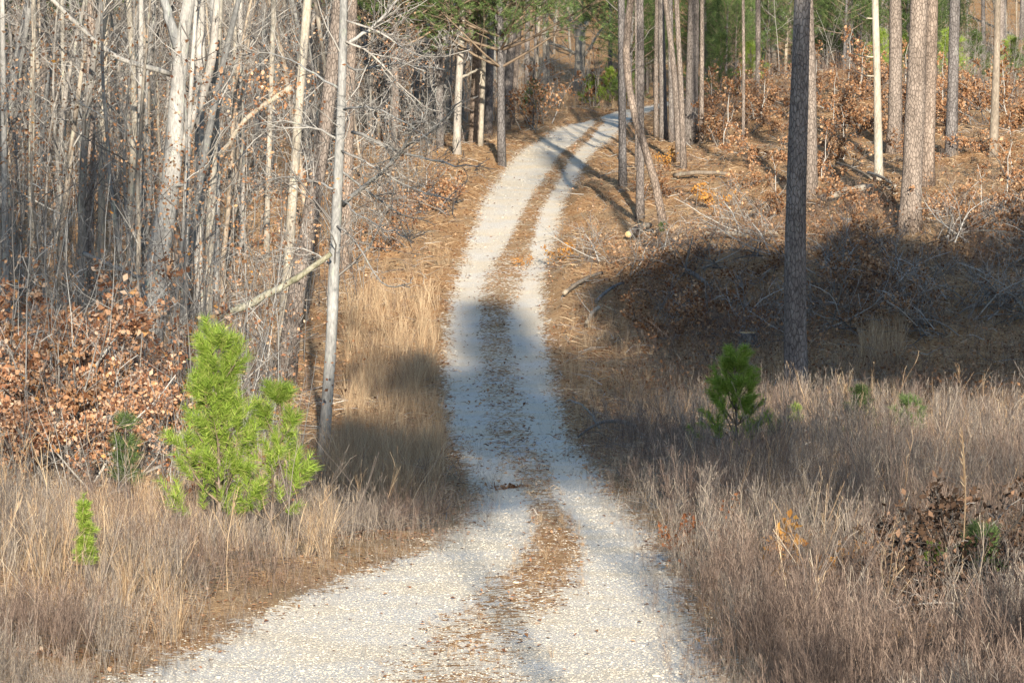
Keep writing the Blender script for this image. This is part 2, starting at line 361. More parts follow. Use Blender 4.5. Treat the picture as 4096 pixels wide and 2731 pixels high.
# gravel stones lying on the road
def stones(n, y0, y1, s0, s1, name, label, g):
    X, Y = wedge(n, y0, y1, g=g); k_ = (R.uniform(size=n) < gravel(X, Y) * .9 + .10 * roadness(X, Y)) & (roadness(X, Y) > .15); X, Y = X[k_], Y[k_]
    n = len(X); s = (s0 + (s1 - s0) * R.uniform(size=n) ** 2.5)
    dirs = nrm(np.array([[1, 0, 0], [0, 1, 0], [-1, 0, 0], [0, -1, 0], [.55, .55, .75], [-.55, .55, .8], [-.5, -.6, .75], [.55, -.5, .8], [0, 0, -1.]]))
    T = [(4, 5, 6), (4, 6, 7), (0, 1, 4), (1, 5, 4), (1, 2, 5), (2, 6, 5), (2, 3, 6), (3, 7, 6), (3, 0, 7), (0, 4, 7)]
    P = dirs[None, :8] * R.uniform(.65, 1.25, (n, 8, 1)) * s[:, None, None] * np.stack([R.uniform(.7, 1.3, n), R.uniform(.7, 1.3, n), R.uniform(.28, .5, n)], 1)[:, None]
    a = R.uniform(0, 6.28, n); c, sn = np.cos(a)[:, None], np.sin(a)[:, None]
    W = np.stack([P[..., 0] * c - P[..., 1] * sn, P[..., 0] * sn + P[..., 1] * c, P[..., 2]], -1) + (onground(X, Y, .015) + np.stack([0 * s, 0 * s, s * .04], 1))[:, None]
    kind(link(name, MB().add(W, None, (np.array(T)[None] + (np.arange(n) * 8)[:, None, None]).reshape(-1, 3)).mesh(name, STONE)), 'stuff', label, 'gravel')
stones(210000, 33, 74, .006, .019, 'gravel', 'pale limestone gravel covering the wheel tracks of the road', .8)
stones(40000, 70, 170, .02, .045, 'far_gravel', 'pale gravel of the farther wheel tracks', .5)
stones(700, 36, 120, .02, .06, 'loose_stones', 'larger pale stones strewn along the gravel road', .6)

# leaf litter
def leaves(mb, P, size, rng=R, flat=.0):
    """kinked four-point leaves, each with a bent mid line"""
    n = len(P); d = rdir(rng, n); d[:, 2] *= (1 - flat); d = nrm(d); nn = rdir(rng, n); nn[:, 2] += flat * 4; s_ = nrm(np.cross(d, nn)); up = np.cross(s_, d)
    L = np.broadcast_to(size, (n,))[:, None]; b = rng.uniform(.1, .45, (n, 1))
    A = P; B = P + d * L * .5 + s_ * L * .33 + up * L * b * .5; D = P + d * L * .5 - s_ * L * .33 + up * L * b * .5; E = P + d * L
    M_ = P + d * L * .5
    W = np.stack([A, B, E, D, M_], 1); i = np.arange(n)[:, None] * 5
    T = np.concatenate([i + np.array([[0, 4, 1]]), i + np.array([[1, 4, 2]]), i + np.array([[4, 3, 2]]), i + np.array([[0, 3, 4]])], 0)
    mb.add(W.reshape(-1, 3), None, T)
def litter(name, n, y0, y1, s0, s1, mat, label, g, roadp=.05, gate=None):
    X, Y = wedge(n, y0, y1, g=g); p = 1 - gravel(X, Y) * (1 - roadp)
    p = p * (.32 + .68 * sstep(58, 80, Y))
    if gate is not None: p = p * gate(X, Y)
    k_ = R.uniform(size=n) < p; X, Y = X[k_], Y[k_]; mb = MB()
    leaves(mb, onground(X, Y, .03), R.uniform(s0, s1, len(X)) * (.65 + .35 * sstep(50, 80, Y)), flat=.72)
    kind(link(name, mb.mesh(name, mat)), 'stuff', label, 'leaves')
litter('leaf_litter', 100000, 34, 205, .05, .12, LEAFO, 'fallen orange and tan leaves covering the ground', .5)
litter('brown_leaf_litter', 45000, 34, 205, .05, .12, LEAFB, 'fallen dark brown leaves among the orange ones', .5)
litter('scattered_leaves', 1100, 34, 90, .03, .08, LEAFR, 'rust-red leaves scattered over the gravel road', .5, roadp=.25, gate=lambda X, Y: roadness(X, Y))

# pine straw and fallen twigs lying flat
X, Y = wedge(60000, 60, 205, g=.3); k_ = R.uniform(size=len(X)) > gravel(X, Y) * .97; X, Y = X[k_], Y[k_]; n_ = len(X)
a = R.uniform(0, 6.28, n_); L = R.uniform(.12, .55, n_) * (1 - .6 * roadness(X, Y)); D = np.stack([np.cos(a), np.sin(a), R.uniform(-.05, .35, n_)], 1) * L[:, None]; P0 = onground(X, Y, .02)
mb = MB(); ribbons(mb, np.stack([P0, P0 + D * .5 + np.array([0, 0, .03]), P0 + D], 1), np.stack([L * 0 + .008, L * 0 + .007, L * 0 + .002], 1))
kind(link('pine_straw', mb.mesh('pine_straw', STRAW)), 'stuff', 'flattened straw and needles lying over the slope', 'straw')

X, Y = wedge(16000, 56, 205, g=.3); k_ = R.uniform(size=len(X)) > gravel(X, Y) * .97; X, Y = X[k_], Y[k_]; n_ = len(X)
a = R.uniform(0, 6.28, n_); L = R.uniform(.15, 1.0, n_) ** 1.3 * (1 - .8 * roadness(X, Y)); D = np.stack([np.cos(a), np.sin(a), R.uniform(-.02, .3, n_)], 1) * L[:, None]; P0 = onground(X, Y, .03)
mb = MB(); ribbons(mb, np.stack([P0, P0 + D * .5 + R.normal(0, .04, (n_, 3)) + np.array([0, 0, .05]), P0 + D], 1), np.stack([L * .009 + .004, L * .007 + .003, L * 0 + .002], 1))
kind(link('twig_litter', mb.mesh('twig_litter', TWIG)), 'stuff', 'grey twigs strewn over the forest floor', 'twigs')

# ------------------------------------------------------------------ weeds and grass
def weed_proto(rng, h, nside, spread, wd=.0032):
    mb = MB(); K = 5
    d = np.array([[rng.normal() * .08, rng.normal() * .08, 1]]); P = np.zeros((1, K, 3)); d = nrm(d)
    for q in range(1, K): d = nrm(d + rng.normal(size=(1, 3)) * .07); P[:, q] = P[:, q - 1] + d * h / (K - 1)
    Rr = np.linspace(wd, wd * .5, K)[None]; ribbons(mb, P, Rr, rng)
    P1, R1, L1 = spawn(rng, P, Rr, nside, .25, 1.0, spread, h * .45, K=3, wander=.15, up=.35, rr=1, tip=.5); R1[:] = wd * .55; ribbons(mb, P1, R1, rng)
    P2, R2, L2 = spawn(rng, P1, R1, 3, .3, 1, 35, L1 * .45, K=2, up=.25, rr=1, tip=.6); R2[:] = wd * .45; ribbons(mb, P2, R2, rng)
    return mb.arrays()
wr = np.random.default_rng(11)
WP = [weed_proto(wr, 1, wr.integers(7, 13), wr.uniform(22, 42)) for _ in range(7)]
def blade_tuft(rng, n, h, spread, lean=.5, wd=.0035):
    mb = MB(); a = rng.uniform(0, 6.28, n); r = rng.uniform(0, spread, n); H = h * rng.uniform(.5, 1.1, n); o = rng.uniform(0, lean, n)
    d = np.stack([np.cos(a), np.sin(a)], 1) * o[:, None]; b = np.stack([r * np.cos(a), r * np.sin(a), 0 * a], 1); ts = np.array([0, .4, .75, 1.0])
    P = np.stack([b + np.concatenate([d * (t ** 1.8) * H[:, None], (H * (t - .28 * o * t * t))[:, None]], 1) for t in ts], 1)
    ribbons(mb, P, np.array([1, .9, .6, .15])[None] * wd * np.ones((n, 1)), rng); return mb.arrays()
TP = [blade_tuft(wr, 26, 1, .09, wr.uniform(.3, .7)) for _ in range(6)]
def plant_field(name, label, cat, protos, mat, X, Y, h0, h1, hs=None, tilt=.12):
    mb = MB(); n = len(X); hh = R.uniform(h0, h1, n) * (hs if hs is not None else 1); wch = R.integers(0, len(protos), n)
    for i, p in enumerate(protos):
        k_ = wch == i
        if k_.any():
            sc = np.stack([hh[k_] * R.uniform(.75, 1.2, k_.sum()), hh[k_] * R.uniform(.75, 1.2, k_.sum()), hh[k_]], 1)
            mb.stamp(p, onground(X[k_], Y[k_], -.02), R.uniform(0, 6.28, k_.sum()), sc, R.normal(0, tilt, (k_.sum(), 2)))
    kind(link(name, mb.mesh(name, mat)), 'stuff', label, cat)
def side(X, Y): return np.where(X < XL(Y), XL(Y) - X, X - XR(Y))
def edge(X, Y): return np.maximum(XL(Y) - X, X - XR(Y))
def weed_gate(X, Y):
    s_ = edge(X, Y); left = X < XL(Y)
    d = sstep(-.55, -.2, s_)
    d = d * np.where(left, 1 - .93 * sstep(56, 70, Y), 1 - .8 * sstep(66, np.where(X > 5, 118, 98), Y))
    d = d * (1 - .95 * sstep(.092, .104, X / Y) * (Y > _cy0) * (Y < _cy1))
    return d
_cy0 = hit(970, 676)[1]; _cy1 = hit(970, 552)[1]
def hscale(X, Y): return (.34 + .66 * sstep(-.2, .7, edge(X, Y))) * (1 - .3 * sstep(60, 100, Y)) * np.where(X < XL(Y), .66 - .06 * sstep(48, 58, Y), 1.0) * (1 + .45 * vnoise(X, Y, 1.3, 21))
X, Y = wedge(60000, 24, 150, g=1.7); k_ = (R.uniform(size=len(X)) < weed_gate(X, Y) * np.clip(.8 + 1.1 * vnoise(X, Y, 1.8, 33), .08, 1)); X, Y = X[k_], Y[k_]
f = vnoise(X, Y, .9, 5); g_ = vnoise(X, Y, .45, 9)
s1 = (f < np.where(X > 0, .02, .2)); s2 = ~s1
plant_field('dry_weeds', 'thicket of grey-brown dry weed stalks on both verges of the road', 'weeds', WP, WEED, X[s1], Y[s1], .65, 1.05, hscale(X[s1], Y[s1]))
plant_field('red_weeds', 'russet twiggy dry weeds mixed into the verges', 'weeds', WP, REDWEED, X[s2], Y[s2], .6, 1.0, hscale(X[s2], Y[s2]))
# taller coarse stalks standing out of the weeds
Xt, Yt = wedge(900, 36, 110, g=1.2); k_ = (side(Xt, Yt) > .7) & (R.uniform(size=len(Xt)) < weed_gate(Xt, Yt)); Xt, Yt = Xt[k_], Yt[k_]; h_ = len(Xt) // 2
WT = [weed_proto(wr, 1, wr.integers(3, 7), wr.uniform(15, 30), .0036) for _ in range(5)]
plant_field('pale_stalks', 'pale dry stalks standing taller than the weeds', 'weeds', WT, STRAW, Xt[:h_], Yt[:h_], .8, 1.45, None, .22)
plant_field('brown_stalks', 'brown dry stalks standing taller than the weeds', 'weeds', WT, WEED, Xt[h_:], Yt[h_:], .8, 1.5, None, .22)
# dense scrub of the hollow on the right, and of the back of the clearing
def scrub(name, label, n_, y0, y1, a0, a1, h0, h1, gate, nleaf, mat=None):
    X, Y = wedge(n_, y0, y1, a0, a1, g=0); k_ = gate(X, Y) * np.clip(.6 + 1.1 * vnoise(X, Y, .7, 41), .05, 1) > R.uniform(size=n_); X, Y = X[k_], Y[k_]
    plant_field(name, label, 'scrub', WP, mat or REDWEED, X, Y, h0, h1, None, .45)
    i = R.integers(0, len(X), nleaf // 14); P = np.repeat(onground(X[i], Y[i]), 14, 0); P = P + R.normal(size=P.shape) * [.22, .22, .0] + np.stack([0 * P[:, 0], 0 * P[:, 0], R.uniform(.05, 1, len(P)) ** 1.4 * h1 * .8], 1)
    mb = MB(); leaves(mb, P, R.uniform(.05, .12, len(P)), R); kind(link(name + '_leaves', mb.mesh(name + '_leaves', LEAFB)), 'stuff', 'brown leaves caught in the ' + label.split(' ', 1)[1], 'leaves')
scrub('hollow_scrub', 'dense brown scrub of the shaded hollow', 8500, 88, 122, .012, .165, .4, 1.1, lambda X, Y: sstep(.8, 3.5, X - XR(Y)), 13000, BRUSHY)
scrub('clearing_scrub', 'dense rusty scrub of the back of the clearing', 9000, 128, 215, .03, .165, .4, 1.25, lambda X, Y: sstep(2, 5, X - XR(Y)) * (.06 + .8 * sstep(145, 168, Y)), 9000)
# straw tufts
Xs, Ys, Hs = [], [], []
def zone(n, px0, px1, py0, py1, h0, h1):
    c1 = hit(px0, (py0 + py1) / 2); c2 = hit(px1, (py0 + py1) / 2); ya = hit((px0 + px1) / 2, py1)[1]; yb = hit((px0 + px1) / 2, py0)[1]
    Y_ = R.uniform(ya, yb, n); a0 = c1[0] / c1[1]; a1 = c2[0] / c2[1]; X_ = R.uniform(a0, a1, n) * Y_
    k2 = side(X_, Y_) > .25; Xs.append(X_[k2]); Ys.append(Y_[k2]); Hs.append(R.uniform(h0, h1, k2.sum()))
zone(240, 345, 440, 300, 400, .7, 1.15); zone(110, 345, 450, 400, 450, .5, .9); zone(260, 330, 440, 455, 520, .7, 1.1); zone(160, 180, 330, 470, 560, .45, .8)
zone(150, 0, 180, 480, 640, .45, .85); zone(60, 360, 460, 245, 300, .3, .7); zone(140, 560, 700, 330, 420, .35, .8); zone(40, 860, 905, 335, 372, .8, 1.2)
zone(150, 640, 1040, 400, 520, .5, 1.0); zone(180, 560, 1030, 180, 250, .2, .5); zone(120, 700, 1030, 370, 410, .5, .9); zone(120, 470, 640, 96, 116, .4, .9); zone(50, 430, 520, 120, 200, .3, .6)
X, Y, H_ = map(np.concatenate, (Xs, Ys, Hs))
plant_field('straw_grass', 'tan tufts of tall dry grass along the road banks', 'grass', TP, STRAW, X, Y, 1, 1, H_)
# low dry growth on the median
Xm, Ym = wedge(16000, 35, 72, g=1); md = np.exp(-((Xm - np.interp(Ym, _my, _mx)) / (np.interp(Ym, _my, _mw) * 1.0)) ** 4) * (roadness(Xm, Ym) > .9)
k_ = (R.uniform(size=len(Xm)) < md * np.where(Ym < 44, .22, .8)); Xm, Ym = Xm[k_], Ym[k_]
plant_field('median_growth', 'short reddish dry stems growing on the leafy road median', 'weeds', WP, REDWEED, Xm, Ym, .10, .32, np.where(R.uniform(size=len(Xm)) < .06, 1.8, .7))
plant_field('median_grass', 'short tan grass on the hump between the wheel tracks', 'grass', TP, STRAW, Xm[::3], Ym[::3], .10, .24)
# low brush at far crest and over the slope, dark understorey
Xb, Yb = wedge(22000, 85, 240, g=-.2); s_ = side(Xb, Yb)
k_ = (s_ > 1.0) & (R.uniform(size=len(Xb)) < np.where(Xb > XR(Yb), .35 + .6 * sstep(180, 190, Yb), .55)) | ((Yb > 196) & (Yb < 214)); Xb, Yb = Xb[k_], Yb[k_]
plant_field('low_brush', 'low tangled brown brush covering the forest floor', 'brush', WP, REDWEED, Xb, Yb, .3, .95, None, .3)

# ------------------------------------------------------------------ thickets of thin stems in the woods
def stem_proto(rng, h, r, n1=7, n2=3):
    mb = MB(); K = 6; P = np.zeros((1, K, 3)); d = nrm(np.array([[rng.normal() * .1, rng.normal() * .1, 1]]))
    for q in range(1, K): d = nrm(d + rng.normal(size=(1, 3)) * .08 + [0, 0, .05]); P[:, q] = P[:, q - 1] + d * h / (K - 1)
    Rr = np.linspace(r, r * .3, K)[None]; tubes(mb, P, Rr, 3)
    P1, R1, L1 = spawn(rng, P, Rr, n1, .2, 1, 48, h * .38, K=4, wander=.2, up=.12, rr=.6); tubes(mb, P1, R1, 3)
    P2, R2, L2 = spawn(rng, P1, R1, n2, .2, 1, 40, L1 * .5, K=3, up=.05, rr=.6); ribbons(mb, P2, np.maximum(R2 * 1.2, .0013), rng)
    return mb.arrays()
SPR = [stem_proto(wr, 1, .0042, wr.integers(5, 10), 3) for _ in range(8)]
Xb, Yb = wedge(5600, 62, 230, -.17, .17, g=.4); s_ = side(Xb, Yb); lft = Xb < XL(Yb)
ok = np.where(lft, s_ > 2.6 + 1.2 * (Yb < 110) , (Yb > 175) & (s_ > 5)) & (R.uniform(size=len(Xb)) < np.where(lft, 1, .45)); Xb, Yb = Xb[ok], Yb[ok]
def stems_field(name, label, X, Y, h0, h1, mat):
    mb = MB(); n = len(X); hh = h0 + (h1 - h0) * R.uniform(size=n) ** 1.6; wch = R.integers(0, len(SPR), n)
    for i, p in enumerate(SPR):
        k_ = wch == i; sc = np.stack([hh[k_]] * 3, 1); mb.stamp(p, onground(X[k_], Y[k_], -.05), R.uniform(0, 6.28, k_.sum()), sc, R.normal(0, .1, (k_.sum(), 2)))
    kind(link(name, mb.mesh(name, mat, True)), 'stuff', label, 'undergrowth')
stems_field('undergrowth', 'thicket of thin bare grey stems filling the left wood', Xb, Yb, 1.2, 5.0, TWIG)
Xq, Yq = wedge(5200, 150, 330, -.09, .17, g=-.4); ok = (side(Xq, Yq) > 6 + 8 * (Yq < 190)) & ((Yq > 178) | (Xq > 14)); stems_field('far_undergrowth', 'dusky band of bare brush along the back of the clearing', Xq[ok], Yq[ok], .7, 3.0, TWIG)
# shrub layer right behind the left verge
Xb, Yb = wedge(450, 56, 82, -.17, -.055, g=.4); ok = side(Xb, Yb) > 2.0; stems_field('verge_thicket', 'tangle of bare shrub twigs behind the left verge', Xb[ok], Yb[ok], .9, 2.4, TWIG)

# dead leaves still clinging to twigs all through the left wood
def clinging(name, mat, nc, per, y0, y1, s0, s1, seed):
    rng = np.random.default_rng(seed); X, Y = wedge(nc, y0, y1, -.17, .0, g=.3, rng=rng); k_ = side(X, Y) > 2.8; X, Y = X[k_], Y[k_]; Z = rng.uniform(.2, 1, len(X)) ** 1.3 * 7.5
    P = np.repeat(onground(X, Y) + np.stack([0 * X, 0 * X, Z], 1), per, 0); P = P + rng.normal(size=P.shape) * [.55, .55, .3]; mb = MB(); leaves(mb, P, rng.uniform(s0, s1, len(P)), rng)
    kind(link(name, mb.mesh(name, mat)), 'stuff', 'dead leaves still hanging on twigs in the left wood', 'leaves')
clinging('clinging_leaves', LEAFO, 190, 60, 66, 190, .05, .11, 1)
clinging('clinging_brown_leaves', LEAFB, 270, 60, 66, 200, .05, .11, 2)

# ------------------------------------------------------------------ trees
def curve_trunk(rng, H, K, lean=.03, wob=.03):
    P = np.zeros((K, 3)); d = nrm(np.array([rng.normal() * lean, rng.normal() * lean, 1.0]))
    for q in range(1, K): d = nrm(d + rng.normal(size=3) * wob + np.array([0, 0, .04])); P[q] = P[q - 1] + d * H / (K - 1)
    return P
def resample(P, K):
    P = np.asarray(P, float); s_ = np.concatenate([[0], np.cumsum(np.linalg.norm(np.diff(P, axis=0), axis=1))]); t = np.linspace(0, s_[-1], K)
    # smooth corner interpolation
    Q = np.stack([np.interp(t, s_, P[:, i]) for i in range(3)], 1)
    for _ in range(2): Q[1:-1] = Q[1:-1] * .5 + (Q[:-2] + Q[2:]) * .25
    return Q, t
def trunk_mesh(P, Rr, mat, sides=12, name='trunk', rng=R, rough=.06):
    mb = MB(); K = len(P); bump = 1 + rng.normal(0, rough, (1, K, 1)) * .5 + rng.normal(0, rough, (1, K, sides)) * .6
    tubes(mb, P[None], Rr[None], sides, cap=True, bump=bump); return mb.mesh(name, mat, True)
def bare_crown(rng, P, Rr, mat=None, n1=24, n2=6, n3=4, t0=.25, L1=2.4, ang=52, up=.22, wd=.20, name='branches', vis=.0036):
    mb = MB(); P = P[None]; Rr = Rr[None]
    A, AR, AL = spawn(rng, P, Rr, n1, t0, .98, ang, L1, K=6, wander=wd, up=up, rr=.42, tip=.3); tubes(mb, A, AR, 4)
    B, BR, BL = spawn(rng, A, AR, n2, .15, 1, 45, AL * .5, K=4, wander=wd, up=.1, rr=.6, tip=.3); tubes(mb, B, np.maximum(BR, vis), 3)
    if n3:
        D_, DR, DL = spawn(rng, B, BR, n3, .15, 1, 42, BL * .55, K=3, wander=wd, up=.05, rr=.7, tip=.5); ribbons(mb, D_, np.maximum(DR, vis * .8), rng)
    return mb.mesh(name, mat or TWIG, True)
def needles(mb, pos, dr, n, L, wd, rng, ax=.22, tuft=1.0):
    """n needles on each shoot (pos, direction dr), spread along ax metres"""
    m = len(pos); i = np.repeat(np.arange(m), n); t = rng.uniform(0, 1, m * n)
    p = pos[i] + dr[i] * (t * ax)[:, None]; rnd = rdir(rng, m * n); q = nrm(dr[i] * rng.uniform(.55, 1.4, (m * n, 1)) * tuft + nrm(rnd - dr[i] * (rnd * dr[i]).sum(1, keepdims=True)) * .85)
    Ln = L * rng.uniform(.7, 1.1, m * n)[:, None]; s_ = nrm(np.cross(q, rdir(rng, m * n))) * wd
    droop = np.array([0, 0, -.12]) * Ln
    W = np.stack([p - s_, p + s_, p + q * Ln + droop], 1)
    mb.add(W.reshape(-1, 3), None, np.arange(m * n * 3).reshape(-1, 3))
def pine_crown(rng, H, z0, L0, step, per, shoot, nn, nL, nw, parent_P=None, el=18, power=.75, mat=NEEDLE, subl=.4, name='crown', wr_=1.0):
    """whorled branches; returns (branch mesh, needle mesh)"""
    wood = MB(); zs = np.arange(z0, H - .05, step) + rng.uniform(-.2, .2, len(np.arange(z0, H - .05, step))) * step
    st, L_, D_ = [], [], []
    for z in zs:
        f = (z - z0) / (H - z0); k_ = rng.integers(per[0], per[1] + 1); a0 = rng.uniform(0, 6.28)
        for q in range(k_):
            a = a0 + q * 6.28 / k_ + rng.normal(0, .25); l = L0 * (1 - f) ** power * rng.uniform(.6, 1.15) + .12 * L0 * (1 - f * .5)
            e = math.radians(el + 38 * f + rng.normal(0, 9)); st.append((0, 0, z)); L_.append(l); D_.append((math.cos(a) * math.cos(e), math.sin(a) * math.cos(e), math.sin(e)))
    st = np.array(st, float); L_ = np.array(L_); D_ = np.array(D_)
    if parent_P is not None:
        for i in range(3):
            if i < 2: st[:, i] = np.interp(st[:, 2], parent_P[:, 2], parent_P[:, i])
    P = [st]; d = D_
    for q in range(4): d = nrm(d + rng.normal(size=d.shape) * .08 + [0, 0, .13]); P.append(P[-1] + d * (L_ / 4)[:, None])
    P = np.stack(P, 1); Rr = (.006 + .011 * L_)[:, None] * np.linspace(1, .3, 5)[None] * wr_; tubes(wood, P, Rr, 4)
    m = max(2, int(round(L0 / subl)))
    B, BR, BL = spawn(rng, P, Rr, m, .25, 1, 46, np.maximum(L_ * .5, min(.15, L0 * .35)), K=3, wander=.1, up=.2, rr=.6); tubes(wood, B, BR, 3)
    e1 = P[:, -1]; d1 = nrm(P[:, -1] - P[:, -2]); e2 = B[:, -1]; d2 = nrm(B[:, -1] - B[:, -2]); e3 = B[:, 1]; d3 = nrm(B[:, 2] - B[:, 1]); e4 = P[:, 3]; d4 = nrm(P[:, 4] - P[:, 3])
    top = np.array([[0, 0, H - .06]])
    if parent_P is not None: top[:, :2] = parent_P[-1, :2]
    pos = np.concatenate([e1, e2, e3, e4, top]); dr = np.concatenate([d1, d2, d3, d4, [[0, 0, 1.]]]); dr = nrm(dr + [0, 0, .25])
    if shoot > 1: pos = np.concatenate([pos + rng.normal(0, .10 * shoot, pos.shape) for _ in range(int(shoot))]); dr = nrm(np.concatenate([dr] * int(shoot)) + rng.normal(0, .35, (len(dr) * int(shoot), 3)))
    nb = MB(); needles(nb, pos, dr, nn, nL, nw, rng, ax=nL * 1.2)
    return wood.mesh('branches', TWIGP, True), nb.mesh(name, mat)

# --- prototypes
PROTO = {}
def proto_bare(key, seed, H, r, mat, **kw):
    rng = np.random.default_rng(seed); P = curve_trunk(rng, H, 11, .05, .06); Rr = r * (1 - .8 * np.linspace(0, 1, 11) ** 1.1); Rr[0] *= 1.25; P[0, 2] -= .3
    PROTO[key] = (trunk_mesh(P, Rr, mat, 8, rng=rng), bare_crown(rng, P, Rr, **kw), None)
for i in range(4): proto_bare('pole%d' % i, 20 + i, 9 + i * .8, .055 + .008 * i, (GREY, TAN)[i % 2], n1=28, n2=5, n3=4, t0=.10, L1=2.0)
for i in range(4): proto_bare('mid%d' % i, 30 + i, 14 + i, .10 + .015 * i, (TAN, GREY)[i % 2], n1=34, n2=6, n3=4, t0=.16, L1=3.0)
for i in range(3): proto_bare('big%d' % i, 40 + i, 18 + i, .19 + .02 * i, (GREY, TAN, GREY)[i], n1=30, n2=6, n3=3, t0=.3, L1=4.6)
def proto_pine(key, seed, H, r, z0, L0, step, per, shoot, nn, nL, nw, barkm=PINE, **kw):
    rng = np.random.default_rng(seed); P = curve_trunk(rng, H, 11, .012, .012); Rr = r * (1 - .85 * np.linspace(0, 1, 11) ** 1.3); Rr[0] *= 1.2; P[0, 2] -= .3
    b, c_ = pine_crown(rng, H, z0, L0, step, per, shoot, nn, nL, nw, P, **kw); PROTO[key] = (trunk_mesh(P, Rr, barkm, 10, rng=rng, rough=.03), b, c_)
for i in range(3): proto_pine('pine%d' % i, 50 + i, 20 + i, .17 + .02 * i, 11.5, 2.6, .8, (3, 5), 2, 10, .22, .010)
for i in range(3): proto_pine('young%d' % i, 60 + i, 7 + i * 1.3, .07 + .01 * i, 1.2 + .4 * i, 1.9, .45, (3, 5), 2, 14, .20, .007)
proto_pine('low0', 70, 17, .15, 3.6, 4.2, .6, (4, 6), 3, 18, .22, .009); proto_pine('low1', 71, 15, .13, 3.2, 4.0, .55, (4, 6), 3, 18, .22, .009)
proto_pine('shrubpine0', 75, 2.0, .022, .12, .85, .24, (3, 5), 1, 26, .17, .0045, subl=.25, mat=NEEDLEY); proto_pine('shrubpine1', 76, 2.6, .026, .2, 1.0, .28, (3, 5), 1, 26, .17, .0045, subl=.28, mat=NEEDLE)
for i in range(3): proto_pine('shade%d' % i, 80 + i, 18 + .6 * i, .14, 10.0, 2.7, .5, (4, 6), 3, 9, .30, .024)
for i in range(2): proto_pine('tall%d' % i, 90 + i, 22.5, .15, 14.8, 2.9, .5, (4, 6), 3, 9, .30, .026)
for i in range(2): proto_pine('airy%d' % i, 105 + i, 22.5, .15, 13.5, 3.2, .75, (3, 5), 2, 9, .30, .024)
for i in range(2): proto_pine('thick%d' % i, 95 + i, 22.5, .15, 14.4, 3.1, .42, (5, 7), 4, 10, .30, .028)
_used = {}
def place(key, name, cat, label, X, Y, rz, sc, group=None, zoff=0):
    z = float(th(X, Y)) + zoff
    if key not in _used:
        t = thing(name, label, cat, (X, Y, z), rz, group); t.scale = (sc, sc, sc)
        tr, br, cr = PROTO[key]; link('trunk', tr, t); link('branches', br, t)
        if cr is not None: link('crown', cr, t)
        _used[key] = t; return t
    return dup(_used[key], (X, Y, z), rz, sc, label, group)

# --- trees measured from the photograph: (pixel, pixel, half-depth) polylines standing at their own distance
def key_tree(name, cat, label, pts, wpx, H, mat, Y=None, n1=14, n2=4, n3=2, t0=None, L1=2.2, pine=False, K=16, seed=None, group=None, sides=14, ang=55, up=.2, low=0, taper=.75, cut=False, deep=0.0, vis=.0036):
    """pts from base to top (px), wpx = trunk width in px at base and at the last point"""
    seed = seed if seed is not None else int(pts[0][0] * 7 + pts[0][1]); rng = np.random.default_rng(seed)
    if Y is None: Y = hit(*pts[0])[1]
    W = np.array([at(p[0], p[1], Y + deep * i) for i, p in enumerate(pts)]); base = W[0].copy(); base[2] = float(th(base[0], base[1])); 
    W = W.copy(); W[0] = base - [0, 0, .35] + (W[0] - W[1]) * 0
    h_vis = W[-1, 2] - base[2]; r0 = wpx[0] * Y / FPX / 2; r1 = wpx[1] * Y / FPX / 2
    if not cut and H > h_vis + .5:
        d = nrm(W[-1] - W[-2]); d = nrm(d * .6 + [0, 0, 1]); W = np.concatenate([W, [W[-1] + d * (H - h_vis) * .5, W[-1] + nrm(d + [0, 0, .4]) * (H - h_vis)]])
    P, t = resample(W, K); hh = (P[:, 2] - base[2])
    slope = (r0 - r1) / max(h_vis, .5)
    Rr = np.where(hh < h_vis, r0 + (r1 - r0) * np.clip(hh / max(h_vis, .1), 0, 1), 0)
    if not cut: Rr = np.where(hh >= h_vis, r1 * (1 - (1 - (1 - taper)) * np.clip((hh - h_vis) / max(H - h_vis, .1), 0, 1)), Rr)
    Rr *= 1 + .32 * np.exp(-np.maximum(hh, 0) / .35); Rr = np.maximum(Rr, .01)
    Pl = P - base
    t_ = thing(name, label, cat, tuple(base), 0, group)
    link('trunk', trunk_mesh(Pl, Rr, mat, sides, rng=rng, rough=.045), t_)
    if pine:
        if not cut:
            b, c_ = pine_crown(rng, Pl[-1, 2], max(Pl[-1, 2] * .66, h_vis + 2.0), 2.4, .8, (3, 4), 2, 10, .22, .010, Pl); link('branches', b, t_); link('crown', c_, t_)
    elif n1:
        tt = t0 if t0 is not None else .35
        link('branches', bare_crown(rng, Pl, Rr, n1=n1, n2=n2, n3=n3, t0=tt, L1=L1, ang=ang, up=up, vis=vis), t_)
    return t_, P, Rr, Y

